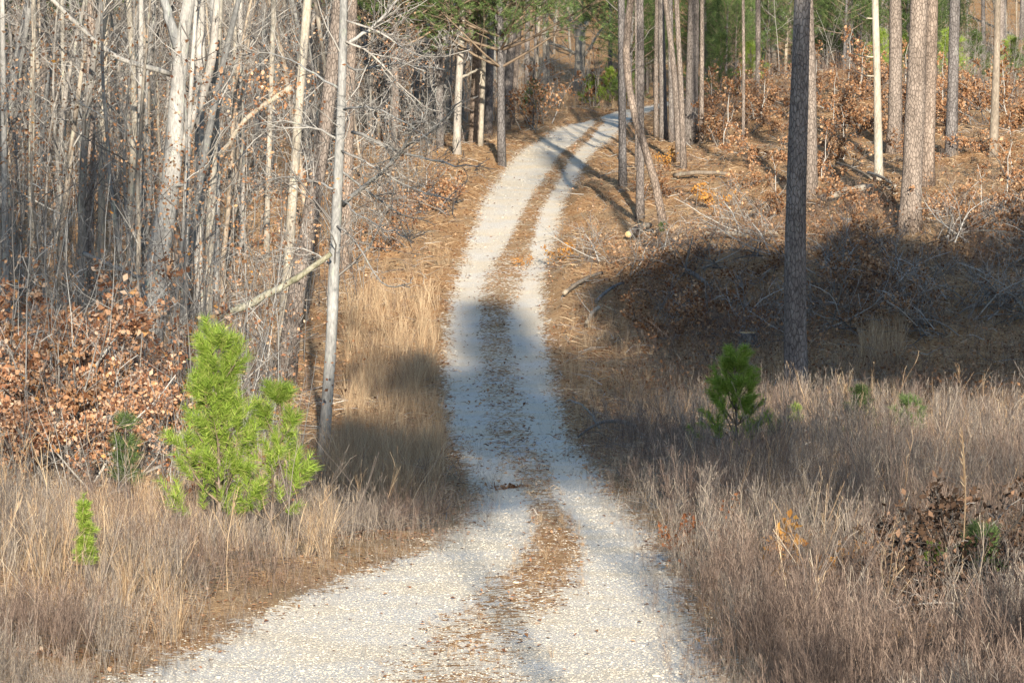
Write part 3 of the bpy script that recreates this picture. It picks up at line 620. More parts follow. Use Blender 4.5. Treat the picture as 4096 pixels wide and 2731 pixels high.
# ---- left wood
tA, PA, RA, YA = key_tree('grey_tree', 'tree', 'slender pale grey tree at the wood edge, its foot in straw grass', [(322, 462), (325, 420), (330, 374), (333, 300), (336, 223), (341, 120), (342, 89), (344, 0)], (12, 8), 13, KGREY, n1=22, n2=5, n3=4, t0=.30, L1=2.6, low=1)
def limb(root, pts, Y, w0, w1, n1=10, n2=4, n3=3, L=1.2, dY=0.0, name='limb', mat=KGREY, seed=1, leaf=None, up=.12, t0=.15):
    rng = np.random.default_rng(seed); W = np.array([at(p[0], p[1], Y + dY * i / max(len(pts) - 1, 1)) for i, p in enumerate(pts)]) - np.array(root.location)
    P, t = resample(W, 12); P[1:] += rng.normal(0, .015, P[1:].shape); Rr = np.linspace(w0, w1, 12) * Y / FPX / 2; mb = MB(); tubes(mb, P[None], Rr[None], 7, cap=True); o = link(name, mb.mesh(name, mat, True), root)
    if n1:
        tb = MB(); A, AR, AL = spawn(rng, P[None], Rr[None], n1, t0, 1, 42, L, K=6, wander=.2, up=up, rr=.55, tip=.3); tubes(tb, A, np.maximum(AR, .006), 4)
        B, BR, BL = spawn(rng, A, AR, n2, .1, 1, 42, AL * .55, K=4, wander=.22, up=.08, rr=.6, tip=.4); tubes(tb, B, np.maximum(BR, .0045), 3)
        if n3: D_, DR, DL = spawn(rng, B, BR, n3, .1, 1, 42, BL * .55, K=3, wander=.2, up=.05, rr=.7, tip=.5); ribbons(tb, D_, np.maximum(DR, .004), rng)
        link('twigs', tb.mesh('twigs', TWIG, True), o)
    return o
for i, (pts, w0, w1, n1, L, dY) in enumerate([
    ([(343, 205), (362, 188), (381, 173), (395, 158), (407, 143), (413, 133), (411, 124)], 5, 1.6, 12, 1.5, -3),
    ([(405, 147), (420, 138), (436, 130), (446, 118), (455, 105), (463, 100)], 3, 1, 8, 1.0, -3),
    ([(407, 130), (424, 116), (432, 104), (436, 88)], 2.4, .8, 7, .8, -2),
    ([(352, 132), (366, 134), (382, 143), (398, 151), (412, 156), (430, 158), (449, 165), (462, 166), (477, 167)], 3.6, 1.1, 12, 1.1, -4),
    ([(343, 60), (352, 74), (372, 66), (395, 63), (420, 67), (445, 70)], 2.6, .9, 10, 1.3, 2),
    ([(345, 46), (356, 40), (372, 26), (392, 10), (400, -6)], 4, 2.4, 8, 1.5, 0),
    ([(342, 110), (362, 104), (386, 112), (410, 124), (428, 140)], 2.6, .9, 12, 1.4, -3),
    ([(340, 150), (362, 160), (390, 175), (415, 190), (440, 197), (455, 199)], 2.6, .9, 14, 1.2, -4),
    ([(341, 200), (356, 214), (376, 226), (398, 233), (412, 242)], 2.2, .8, 12, 1.0, -3),
    ([(335, 225), (350, 232), (362, 250), (372, 268), (382, 290), (398, 288), (412, 282)], 2.6, .9, 6, .5, -4),
    ([(342, 90), (318, 78), (296, 60), (270, 52), (244, 56)], 2.6, .9, 12, 1.5, 2),
    ([(340, 140), (316, 128), (290, 120), (262, 122), (238, 130)], 2.6, .9, 12, 1.5, 2),
    ([(338, 190), (310, 180), (282, 176), (256, 186)], 2.4, .8, 10, 1.4, 2),
    ([(334, 268), (312, 250), (288, 246), (262, 256)], 2.2, .8, 10, 1.1, 1),
    ([(343, 40), (370, 50), (400, 84), (424, 108), (440, 112)], 2.6, .9, 12, 1.4, -2),
    ([(344, 20), (380, 30), (410, 52), (436, 60), (470, 50)], 2.4, .9, 12, 1.4, -2),
    ([(340, 170), (380, 200), (400, 215), (424, 218)], 2.4, .9, 14, 1.2, 2)]):
    limb(tA, pts, YA, w0, w1, n1=n1 + 9, n2=5, n3=3, L=L, dY=dY, seed=100 + i)
key_tree('pine_tree', 'tree', 'leaning pinkish pine trunk with a curved foot, just behind the long mossy leaning log', [(284, 382), (288, 340), (293, 310), (303, 245), (317, 193), (327, 119), (335, 45), (341, 0)], (19, 13), 21, RUST, pine=True)
key_tree('pine_tree', 'tree', 'reddish pine trunk rising close behind the slender grey tree at the wood edge', [(345, 268), (346, 200), (348, 120), (352, 30), (353, 0)], (13, 10), 20, RUST, pine=True)
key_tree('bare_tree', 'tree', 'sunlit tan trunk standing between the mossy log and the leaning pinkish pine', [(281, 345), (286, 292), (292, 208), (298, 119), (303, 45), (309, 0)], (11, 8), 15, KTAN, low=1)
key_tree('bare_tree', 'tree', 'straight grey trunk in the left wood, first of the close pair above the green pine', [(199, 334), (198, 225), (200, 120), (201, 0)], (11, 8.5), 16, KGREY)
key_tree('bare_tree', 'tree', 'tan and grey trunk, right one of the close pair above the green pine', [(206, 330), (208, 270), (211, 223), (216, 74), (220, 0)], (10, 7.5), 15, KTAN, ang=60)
key_tree('bare_tree', 'tree', 'very slim lichen-grey pole tree just left of the green pine top', [(184, 372), (186, 225), (189, 119), (195, 22), (197, 0)], (5.5, 4), 11, KGREY, Y=90)
Yt = hit(146, 352)[1]
tI, PI_, RI, YI = key_tree('forked_tree', 'tree', 'thickest grey tree of the left wood, forking into several stout stems above a leaning base', [(146, 352), (150, 300), (156, 250), (165, 225), (172, 190), (177, 150), (176, 104), (175, 83), (178, 45), (186, 20), (192, 0)], (27, 12), 17, KGREY, n1=10)
limb(tI, [(174, 160), (184, 141), (190, 119), (197, 104), (207, 88), (212, 70), (214, 30), (218, 0)], YI, 13, 7, n1=5, L=1.5, seed=5, dY=.5)
limb(tI, [(178, 48), (173, 30), (167, 12), (160, -20)], YI, 11, 8, n1=4, L=1.5, seed=6)
limb(tI, [(170, 74), (160, 70), (140, 63), (119, 62), (104, 49), (89, 33), (67, 15), (50, -4)], YI, 6, 4, n1=9, L=1.3, seed=7, dY=-2)
limb(tI, [(171, 185), (180, 186), (192, 180), (200, 170)], YI, 3, 1.5, n1=5, L=1.0, seed=8, dY=-1)
for pts, w_, H, mt, lab in [
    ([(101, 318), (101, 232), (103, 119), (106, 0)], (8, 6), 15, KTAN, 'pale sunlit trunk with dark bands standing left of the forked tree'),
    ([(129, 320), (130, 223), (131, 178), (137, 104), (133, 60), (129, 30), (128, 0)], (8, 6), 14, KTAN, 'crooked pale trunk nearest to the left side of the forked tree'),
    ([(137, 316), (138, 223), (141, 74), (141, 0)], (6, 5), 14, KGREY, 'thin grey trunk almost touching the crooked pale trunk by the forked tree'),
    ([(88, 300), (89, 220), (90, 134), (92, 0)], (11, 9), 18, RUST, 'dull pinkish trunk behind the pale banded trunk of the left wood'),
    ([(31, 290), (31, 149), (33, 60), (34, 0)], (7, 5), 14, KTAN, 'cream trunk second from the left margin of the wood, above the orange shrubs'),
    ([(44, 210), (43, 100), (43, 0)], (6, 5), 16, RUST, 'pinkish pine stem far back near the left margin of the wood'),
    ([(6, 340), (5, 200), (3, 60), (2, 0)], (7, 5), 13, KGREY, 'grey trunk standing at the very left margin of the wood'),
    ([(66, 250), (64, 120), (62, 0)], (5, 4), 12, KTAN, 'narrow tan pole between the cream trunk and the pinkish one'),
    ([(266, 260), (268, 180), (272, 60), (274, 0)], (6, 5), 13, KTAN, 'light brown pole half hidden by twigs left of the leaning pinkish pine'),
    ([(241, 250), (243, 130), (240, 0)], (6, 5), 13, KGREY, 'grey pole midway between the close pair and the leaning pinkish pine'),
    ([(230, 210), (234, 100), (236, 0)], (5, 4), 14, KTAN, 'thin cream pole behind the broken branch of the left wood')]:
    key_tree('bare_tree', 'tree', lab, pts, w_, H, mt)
tK, *_ = key_tree('bare_tree', 'tree', 'grey sapling with a torn, sunlit broken branch rising to the right', [(216, 300), (217, 200), (219, 156), (214, 60), (212, 0)], (6, 5), 12, KGREY)
limb(tK, [(219, 156), (232, 138), (244, 119), (262, 106), (278, 96), (291, 86)], YA + 26, 4, 6, n1=3, L=.8, seed=12, mat=KTAN)
# ---- centre, beyond the left bank
for pts, w_, H, mt, lab, pn in [
    ([(457, 154), (457, 120), (459, 74), (462, 40), (463, 0)], (8, 6), 13, KGREY, 'grey tree with a snapped side branch, first behind the tangle at the bank', 0),
    ([(474, 143), (476, 90), (478, 37), (479, 0)], (11, 9), 19, RUST, 'reddish pine trunk right of the grey tree with the snapped branch', 1),
    ([(480, 146), (483, 80), (485, 30), (486, 0)], (5, 4), 12, KTAN, 'thin cream trunk leaning against the sight of the reddish pine', 0),
    ([(488, 134), (489, 90), (490, 52), (492, 0)], (8, 7), 18, PINE, 'shaded brown pine trunk between the cream trunk and the leaning pair', 1),
    ([(504, 128), (508, 89), (513, 22), (515, 0)], (10, 7), 17, PINE, 'leaning brown pine with a broad foot, where the bank meets the far bend', 1),
    ([(510, 124), (514, 90), (518, 50), (521, 0)], (6, 5), 16, RUST, 'slim pine leaning beside the broad-footed leaning pine', 1),
    ([(527, 110), (527, 60), (528, 0)], (5, 5), 15, PINE, 'dark upright trunk left of the far bend, hung with brown leaves', 0),
    ([(533, 108), (536, 60), (538, 0)], (5, 4), 15, PINE, 'darkest slim trunk beside the dry brush of the far bend', 0),
    ([(425, 130), (427, 60), (428, 0)], (5, 4), 14, KGREY, 'grey trunk deep behind the twig tangle', 0),
    ([(445, 128), (447, 60), (449, 0)], (5, 4), 14, KTAN, 'tan trunk behind the twig tangle, nearest to the snapped tree', 0)]:
    tt_, Pq, Rq, Yq = key_tree('pine_tree' if pn else 'bare_tree', 'tree', lab, pts, w_, H, mt, pine=bool(pn), n1=16)
    if 'snapped' in lab: limb(tt_, [(459, 78), (468, 74), (476, 70), (481, 69)], Yq, 3, 2, n1=0, mat=KTAN, seed=3); limb(tt_, [(481, 69), (481, 76), (480, 84)], Yq, 2.4, 1, n1=0, mat=KTAN, seed=4)
tO, PO, RO, YO = key_tree('white_oak', 'tree', 'big pale whitish oak far beyond the bend, spreading thick limbs', [(579, 92), (580, 60), (581, 30), (578, 0)], (11, 9), 16, KTAN, Y=232, n1=12, L1=4)
limb(tO, [(581, 34), (588, 18), (595, 0), (602, -14)], YO, 7, 5, n1=5, L=3, seed=20, mat=KTAN)
limb(tO, [(579, 55), (570, 51), (560, 46), (549, 43)], YO, 4, 2.5, n1=6, L=2.5, seed=21, mat=KTAN)
limb(tO, [(580, 44), (570, 20), (560, 0)], YO, 5, 4, n1=6, L=3, seed=22, mat=KTAN)
limb(tO, [(581, 60), (590, 48), (600, 30), (612, 22)], YO, 3.5, 2, n1=6, L=2.5, seed=23, mat=KTAN)
key_tree('white_oak', 'tree', 'second pale oak trunk left of the big whitish oak beyond the bend', [(546, 88), (546, 30), (545, 0)], (7, 6), 15, KTAN, Y=236, n1=12, L1=3)
# ---- right slope
for pts, w_, H, mt, lab, pn in [
    ([(623, 186), (622, 120), (622, 60), (621, 0)], (8, 7), 20, PINE, 'dark straight pine on the right edge of the road, nearest to the far bend', 1),
    ([(665, 233), (662, 205), (657, 179), (650, 160), (643, 143), (635, 122), (628, 104), (624, 67), (625, 22), (630, 8), (634, -10)], (8, 7), 15, RUST, 'curved leaning tree that bows toward the road on the right slope', 0),
    ([(640, 218), (640, 164), (641, 100), (640, 0)], (8, 7), 19, PINE, 'straight pine standing directly behind the curved leaning tree', 1),
    ([(637, 170), (637, 60), (636, 0)], (4, 3.5), 15, RUST, 'very thin stem hugging the straight pine behind the curved tree', 0),
    ([(656, 137), (656, 60), (657, 0)], (5, 4), 16, RUST, 'thin shaded stem left of the pine cluster on the right slope', 0),
    ([(664, 140), (662, 60), (661, 0)], (8, 6), 19, PINE, 'left pine of the close cluster on the right slope', 1),
    ([(672, 142), (671, 60), (670, 0)], (6, 5), 18, PINE, 'darkest pine in the middle of the close cluster on the right slope', 1),
    ([(680, 162), (678, 120), (673, 50), (664, 0)], (7, 5), 17, RUST, 'pine stem of the cluster tilting to the left as it rises', 1),
    ([(684, 168), (681, 80), (676, 0)], (6, 5), 18, RUST, 'reddish pine stem crossing the tilting one in the cluster', 1),
    ([(691, 143), (692, 70), (694, 0)], (14, 11), 21, PINE, 'stoutest brown pine at the right of the close cluster', 1),
    ([(701, 142), (702, 70), (702, 0)], (5, 4), 16, RUST, 'slim pine stem just right of the stoutest cluster pine', 1),
    ([(743, 146), (744, 70), (743, 0)], (3.4, 3), 14, RUST, 'lone hair-thin reddish pine stem standing among the brown brush', 1),
    ([(811, 198), (812, 120), (810, 52), (808, 0)], (13, 9), 21, RUST, 'sunlit pinkish pine half hidden behind the nearest big pine', 1),
    ([(894, 153), (896, 80), (895, 0)], (15, 12), 21, RUST, 'brown pine banded by shade, just right of the bare white trunk', 1),
    ([(926, 187), (930, 110), (932, 0)], (14, 12), 21, RUST, 'pale pine trunk standing tight behind the broad pinkish pine', 1),
    ([(951, 158), (953, 80), (955, 0)], (12, 10), 20, PINE, 'medium pine with a shaded lower half, right of the broad pinkish pair', 1),
    ([(993, 156), (996, 80), (998, 0)], (9, 6), 15, TAN, 'yellowish grey trunk nearest to the right margin of the clearing', 0),
    ([(841, 62), (841, 30), (842, 0)], (6, 5), 18, PINE, 'far grey pine trunk seen between the nearest pine and the bare white trunk', 1),
    ([(758, 100), (758, 50), (758, 0)], (5, 5), 17, PINE, 'dark trunk in front of the green pines at the back of the clearing', 1),
    ([(706, 90), (705, 40), (704, 0)], (5, 4), 16, PINE, 'dark trunk rising beside the green boughs behind the pine cluster', 1)]:
    key_tree('pine_tree' if pn else 'bare_tree', 'tree', lab, pts, w_, H, mt, pine=bool(pn), n1=10)
key_tree('pine_tree', 'tree', 'nearest big pine on the right, tall dark trunk mostly in shade', [(797, 404), (795, 330), (795, 225), (797, 170), (799, 104), (801, 45), (803, 0)], (24, 16), 23, PINE, pine=True, sides=20, K=24)
key_tree('pine_tree', 'tree', 'broad pinkish pine with a thick flared foot at the top of the shaded hollow', [(909, 232), (912, 180), (915, 104), (918, 40), (919, 0)], (23, 17), 23, RUST, pine=True, sides=18, K=20)
tD, PD, RD, YD = key_tree('dead_tree', 'dead tree', 'bare white barkless dead trunk with short broken stubs', [(879, 180), (878, 130), (877, 74), (876, 30), (875, 0)], (8.5, 6.5), 9, DEAD, n1=0)
mb = MB(); rng = np.random.default_rng(4)
for z_, s_ in ((3.4, -1), (3.9, -1), (5.2, -1), (5.7, -1), (6.6, 1), (7.4, -1), (7.9, 1)):
    i = np.argmin(np.abs(PD[:, 2] - float(tD.location.z) - z_)); p = PD[i] - np.array(tD.location); L = rng.uniform(.35, .8)
    tubes(mb, np.array([p, p + [s_ * L * .5, -.05, .02], p + [s_ * L, -.1, rng.uniform(.1, .35)]])[None], np.array([[.035, .025, .01]]), 5, cap=True)
link('stubs', mb.mesh('stubs', DEAD, True), tD)

# ---- mossy log leaning out of the left wood
MOSS = bark_mat('mossy_bark', ((.07, .075, .03), (.24, .22, .15), (.46, .43, .35)), .3, tint=.02)
def log(name, label, a, b, wpx, mat, group=None, lift=(0, 0), Ya=None, Yb=None, stubs=0, cut=True, bow=0.0, seed=0, cat='log', wb=.8, wob=.09):
    rng = np.random.default_rng(seed + 900); A = hit(*a) if Ya is None else at(a[0], a[1], Ya); B = hit(*b) if Yb is None else at(b[0], b[1], Yb)
    r = wpx * A[1] / FPX / 2; A = A + [0, 0, lift[0] + r * .7]; B = B + [0, 0, lift[1] + r * .6]; K = 14; t = np.linspace(0, 1, K)[:, None]
    P = A * (1 - t) + B * t + np.array([0, 0, 1]) * (bow * 4 * t * (1 - t)) + rng.normal(0, r * wob, (K, 3)) * np.sin(t * math.pi)
    base = A.copy(); Pl = P - base; o = thing(name, label, cat, tuple(base), 0, group); Rr = np.linspace(r, r * wb, K)
    link('bark', trunk_mesh(Pl, Rr, mat, 10, 'bark', rng), o)
    if cut:
        for e, s_ in ((0, -1), (K - 1, 1)):
            d = nrm(Pl[min(e + 1, K - 1)] - Pl[max(e - 1, 0)]) * s_; mbb = MB(); q = Pl[e] + d * .004; tubes(mbb, np.stack([q - d * .02, q + d * .006])[None], np.array([[Rr[e] * .93, Rr[e] * .9]]), 12, cap=True)
            link('cut_end', mbb.mesh('cut_end', SAWN), o)
    if stubs:
        mbb = MB(); A1, AR, AL = spawn(rng, Pl[None], Rr[None], stubs, .2, 1, 55, .9, K=4, up=.3, rr=.4); tubes(mbb, A1, AR, 4); B1, BR, BL = spawn(rng, A1, AR, 3, .2, 1, 45, AL * .6, K=3); tubes(mbb, B1, BR, 3); link('twigs', mbb.mesh('twigs', TWIG, True), o)
    return o
log('mossy_log', 'long mossy pale log leaning from behind the green pine up to the slender grey tree', (220, 318), (331, 256), 9, MOSS, Ya=79, Yb=78.6, bow=-.12, stubs=9, cut=False, wb=.6, wob=.16)
log('dead_branch', 'weathered grey-brown log slanting down through the left wood toward the forked tree', (84, 255), (142, 280), 5, GREY, Ya=90, Yb=88, stubs=4, cut=False)
LG = 'cut logs lying on the right slope'
for lab, a, b, w_, mt, cut in [
    ('short pale log beside the foot of the curved leaning tree', (628, 241), (650, 232), 7, TAN, 1),
    ('whitish log lying left of the big pine at the sunlit edge of the hollow', (704, 240), (748, 243), 5, DEAD, 1),
    ('short pale log close to the left side of the big pine trunk', (757, 242), (779, 240), 4.5, DEAD, 1),
    ('grey log lying at the foot of the pine cluster', (674, 181), (729, 180), 4.5, TAN, 1),
    ('thick pale log with a sawn end, right of the big pine in the clearing', (818, 207), (873, 194), 8, TAN, 1),
    ('upper of the two long poles pointing at the road below the orange leaves', (564, 299), (602, 279), 4, TAN, 0),
    ('lower long pole pointing at the road, half in shade', (596, 307), (623, 289), 3.5, GREY, 0),
    ('bleached short branch lying in the shade below the two long poles', (587, 329), (599, 314), 4.5, DEAD, 0),
    ('crooked grey log sinking into the shaded brush of the hollow', (684, 276), (712, 296), 5, GREY, 0),
    ('pale branch at the right margin, lying in the shaded brush', (996, 262), (1030, 268), 3.5, GREY, 0),
    ('curved pale branch low in the shade at the right margin', (985, 300), (1022, 310), 3.5, GREY, 0),
    ('straight white pole lying beyond the broad pinkish pine at the right', (948, 240), (1010, 238), 2.2, DEAD, 0),
    ('thin white stick lying in the dark below the tan grass clump', (838, 350), (905, 366), 2, TAN, 0),
    ('white stick between the thick pale log and the bare white trunk', (868, 178), (895, 192), 3.5, DEAD, 0),
    ('pale twisted branch behind the thick pale log', (836, 168), (872, 184), 2.5, TAN, 0),
    ('slender grey pole lying among the leaves right of the orange patch', (790, 195), (745, 222), 2, TAN, 0)]:
    log('log' if cut else 'fallen_branch', lab, a, b, w_, mt, LG if cut else None, cut=bool(cut), stubs=0 if cut else 5, bow=.08, lift=(.14, .16), seed=int(a[0]), cat='log' if cut else 'branch')
f1 = log('fallen_branch', 'forked lichen-grey fallen branch lying at the right edge of the gravel road', (636, 433), (578, 438), 5, GREY, cut=False, bow=.22, stubs=2, seed=3, cat='branch', lift=(.1, 0), wb=.4)
limb(f1, [(600, 428), (592, 415), (584, 404), (574, 399), (566, 400)], hit(600, 432)[1], 3, 1.2, n1=4, n2=2, n3=0, L=.4, seed=31)
def stump(label, x, y, wpx, hm, seed):
    rng = np.random.default_rng(seed); p = hit(x, y); r = wpx * p[1] / FPX / 2; o = thing('tree_stump', label, 'stump', tuple(p), 0, 'sawn stumps on the right slope')
    z = np.linspace(-.25, hm, 6); P = np.stack([0 * z, 0 * z, z], 1); Rr = r * (1 + .35 * np.exp(-np.maximum(z, 0) / .12)); link('bark', trunk_mesh(P, Rr, PINE, 16, 'bark', rng, .1), o)
    mbb = MB(); q = np.array([0, 0, hm + .003]); tubes(mbb, np.stack([q - [0, 0, .02], q + [0, 0, .004]])[None], np.array([[r * .88, r * .86]]), 16, cap=True); link('cut_top', mbb.mesh('cut_top', SAWN), o)
stump('broad sawn stump in the shade left of the big pine', 748, 347, 19, .38, 1); stump('small sawn stump with a bright top right of the big pine', 847, 222, 9, .15, 2)
stump('pale sawn stump at the lower rim of sunlight right of the big pine', 829, 258, 11, .3, 3); stump('low bright stump beside the whitish log', 713, 250, 9, .2, 4)
# snag and Y-shaped stick
log('broken_snag', 'short broken upright snag standing in the shaded hollow', (742, 292), (737, 277), 5, GREY, Ya=hit(742, 292)[1], Yb=hit(742, 292)[1], cut=False, cat='dead stump')
log('leaning_stick', 'leaning grey Y-shaped stick beside the whitish log', (683, 277), (693, 236), 3, GREY, Ya=hit(683, 277)[1], Yb=hit(683, 277)[1], cut=False, stubs=3, cat='stick', wb=.5)

# ---- saplings of pine
def pine_sapling(label, x, y, H, L0, seed, mat=NEEDLEY, step=.30, per=(4, 6), nn=60, shoot=1, nL=.17, nw=.0042, el=28, power=.6, lean=.02, z0=.25, Y=None, group=None, subl=.3):
    rng = np.random.default_rng(seed); p = hit(x, y) if Y is None else np.array([at(x, y, Y)[0], Y, float(th(at(x, y, Y)[0], Y))]); P = curve_trunk(rng, H, 9, lean, .02); P[0, 2] -= .1
    o = thing('pine_sapling', label, 'pine sapling', tuple(p), 0, group); Rr = np.linspace(.012 + .008 * H, .008, 9)
    link('trunk', trunk_mesh(P, Rr, RUST, 8, rng=rng, rough=.02), o)
    b, c_ = pine_crown(rng, P[-1, 2], z0, L0, step, per, shoot, nn, nL, nw, P, el=el, power=power, mat=mat, subl=subl); link('branches', b, o); link('crown', c_, o); return o
pine_sapling('bright green bushy young pine at the left verge, the tallest of the small pines', 221, 548, 2.62, .80, 5, nn=66, shoot=1, subl=.21, power=.42, nL=.17, step=.30, per=(3, 5), el=34)
pine_sapling('lower bright green pine pressed against the right side of the tall bushy one', 268, 545, 1.8, .62, 6, nn=50, shoot=1, subl=.24, nL=.17, step=.34, per=(3, 4), lean=.14, power=.45)
pine_sapling('yellow-green little pine in the weeds left of the big pine trunk', 737, 470, 1.9, .72, 7, nn=70, step=.24, nL=.15)
pine_sapling('thin short pine sapling sunk in the weeds at the lower left', 88, 590, 1.05, .05, 8, nn=36, step=.13, nL=.09)
pine_sapling('tiny pine tuft at the foot of the big pine trunk', 796, 436, .6, .1, 9, nn=40, step=.2, nL=.09)
pine_sapling('small green pine in the weeds just right of the big pine trunk', 862, 452, 1.15, .36, 10, mat=NEEDLE, nn=40, step=.22, nL=.12)
pine_sapling('low spreading green pine among arching twigs, further right in the weeds', 908, 452, .9, .4, 11, mat=NEEDLE, nn=26, nL=.12, step=.25)
pine_sapling('green pine showing through dark brush at the lower right corner', 982, 604, .7, .35, 12, nn=40, step=.22, nL=.12, mat=NEEDLE)
pine_sapling('small lime tuft of pine left of the dark brush at the lower right', 930, 600, .65, .05, 13, nn=40, step=.15, nL=.08)
pine_sapling('dim green pine in the shrubs left of the tall bushy one', 126, 505, 1.3, .18, 14, mat=NEEDLE, nn=24)
pine_sapling('little green pine at the foot of the curved leaning tree', 663, 240, .5, .06, 15, nn=20, step=.15, nL=.1, mat=NEEDLE)
pine_sapling('bright little pine beside the far brush of the bend', 592, 96, 1.7, .9, 16, nn=40, step=.3, nw=.008, Y=206)
pine_sapling('dull small pine on the bank left of the far bend', 533, 118, 1.6, .8, 17, mat=NEEDLE, nn=40, step=.3, nw=.008)

# ---- shrubs and brush that hold dead leaves
def leafy(seed, H, n0, spread, nleaf, size, mat, fallen=False, L=1.0, tw=None):
    rng = np.random.default_rng(seed); wd = MB(); K = 6
    if fallen:
        d0 = np.stack([rng.normal(0, .5, n0), rng.normal(0, .5, n0), np.abs(rng.normal(.35, .25, n0))], 1); d0[:, 0] += .5
    else: d0 = rdir(rng, n0, 1.6, .35)
    d = nrm(d0); P = [rng.normal(0, spread * .25, (n0, 3)) * [1, 1, 0]]; Ls = H * rng.uniform(.55, 1.1, n0)
    for q in range(K - 1): d = nrm(d + rng.normal(size=d.shape) * .16 + [0, 0, -.04 if fallen else .06]); P.append(P[-1] + d * (Ls / (K - 1))[:, None])
    P = np.stack(P, 1); Rr = (.006 + .008 * Ls)[:, None] * np.linspace(1, .3, K)[None]; tubes(wd, P, Rr, 5)
    A, AR, AL = spawn(rng, P, Rr, 7, .2, 1, 48, Ls * .42 * L, K=4, up=.1, rr=.6); tubes(wd, A, np.maximum(AR, .005), 3)
    B, BR, BL = spawn(rng, A, AR, 4, .2, 1, 45, AL * .5, K=3, rr=.7); ribbons(wd, B, np.maximum(BR, .004), rng)
    src = np.concatenate([B[:, 1:].reshape(-1, 3), A[:, 2:].reshape(-1, 3)])
    mb = MB()
    if nleaf: pk = src[rng.integers(0, len(src), nleaf)] + rng.normal(0, .05, (nleaf, 3)); leaves(mb, pk, rng.uniform(size * .4, size * 1.35, nleaf), rng)
    return wd.mesh('branches', tw or TWIG, True), (mb.mesh('leaves', mat) if nleaf else None)
def shrub_proto(key, *a, **k_): PROTO[key] = leafy(*a, **k_)
def place2(key, name, cat, label, X, Y, rz, sc, group=None, dz=0):
    z = float(th(X, Y)) - .04 + dz
    if key not in _used:
        t = thing(name, label, cat, (X, Y, z), rz, group); t.scale = (sc, sc, sc); w_, l_ = PROTO[key]; link('branches', w_, t)
        if l_ is not None: link('leaves', l_, t)
        _used[key] = t; return t
    return dup(_used[key], (X, Y, z), rz, sc, label, group)
shrub_proto('beech0', 201, 2.5, 10, 1.3, 3300, .08, LEAFO); shrub_proto('beech1', 202, 2.0, 9, 1.2, 2500, .078, LEAFO); shrub_proto('beechb', 203, 1.6, 7, 1.0, 1500, .085, LEAFB)
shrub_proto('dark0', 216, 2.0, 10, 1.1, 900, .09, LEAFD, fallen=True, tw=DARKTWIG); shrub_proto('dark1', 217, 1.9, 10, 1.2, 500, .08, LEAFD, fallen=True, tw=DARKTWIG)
shrub_proto('rust', 204, 1.5, 5, .6, 260, .10, LEAFR); shrub_proto('amber', 205, .9, 5, .6, 420, .10, LEAFY)
shrub_proto('top0', 211, 2.4, 8, 1.2, 1500, .11, LEAFB, fallen=True); shrub_proto('top1', 212, 2.0, 8, 1.0, 1300, .10, LEAFB, fallen=True); shrub_proto('top2', 213, 2.2, 9, 1.2, 90, .09, LEAFB, fallen=True, L=1.5)
OG = 'orange-leaved shrubs at the front of the left wood'
for i, (x, Y, k_, sc, lab) in enumerate([(18, 68, 'beech0', 1.25, 'tall orange-tan leafy shrub at the left margin of the photo'), (62, 72, 'beech0', 1.2, 'tall orange leafy shrub below the cream trunk'), (112, 74, 'beech1', 1.15, 'brightest orange leafy shrub, left of the forked tree foot'), (8, 62, 'beech1', 1.1, 'lower tan leafy shrub at the left margin, in front of the taller ones'), (85, 66, 'beech1', 1.0, 'orange shrub in front of the brightest one'), (45, 64, 'beechb', 1.2, 'brown shrub in front of the tall orange ones'), (140, 70, 'beechb', .9, 'brown shrub between the orange shrubs and the green pine'), (30, 78, 'beech0', 1.35, 'highest orange shrub standing back in the wood'), (105, 82, 'beech1', 1.2, 'orange shrub behind the brightest one, deeper in the wood'), (25, 60, 'beech1', .9, 'low orange shrub nearest to the viewer at the left margin'), (70, 60, 'beech0', .8, 'orange-brown shrub right of the nearest low one'), (118, 64, 'beech0', .8, 'orange shrub closest to the green pine'), (0, 74, 'beech0', 1.3, 'tall orange shrub cut by the left edge of the photo'), (88, 78, 'beech0', 1.25, 'tall orange shrub right behind the cream trunk foot')]):
    place2(k_, 'leafy_shrub', 'shrub', lab, (x - 512) / FPX * Y, Y, 1.3 * i, sc * 1.25, OG)
for i, (x, Y, k_, sc, lab) in enumerate([(196, 57, 'rust', .9, 'rust-red leafy sapling at the left foot of the green pine'), (190, 66, 'rust', 1.2, 'thin stem with orange-red leaves in front of the slim pole tree'), (270, 55.5, 'rust', .6, 'brown curled leaves hanging beside the lower green pine'), (684, 47, 'rust', .62, 'small crooked sapling with orange leaves at the right edge of the road'), (748, 100, 'rust', .8, 'reddish sapling left of the big pine in shade'), (700, 106, 'rust', .9, 'red-brown leafy sapling in the shaded hollow')]):
    place2(k_, 'leafy_sapling', 'sapling', lab, (x - 512) / FPX * Y, Y, 1.7 * i, sc)
for i, (x, y, sc, lab) in enumerate([(560, 262, .8, 'amber leafy sprig on the right shoulder of the road'), (522, 266, .45, 'amber sprig growing in the middle of the road'), (668, 166, .8, 'amber leaves beside the pine cluster'), (712, 208, 1.0, 'amber leafy sprig on the slope right of the curved tree'), (832, 590, 1.0, 'yellow-orange sprig in the right-hand weeds')]):
    p = hit(x, y); place2('amber', 'leafy_sprig', 'sprig', lab, p[0], p[1], 1.1 * i, sc, None, 0)
TG = 'fallen brown-leaved oak tops on the right slope'
rng = np.random.default_rng(77)
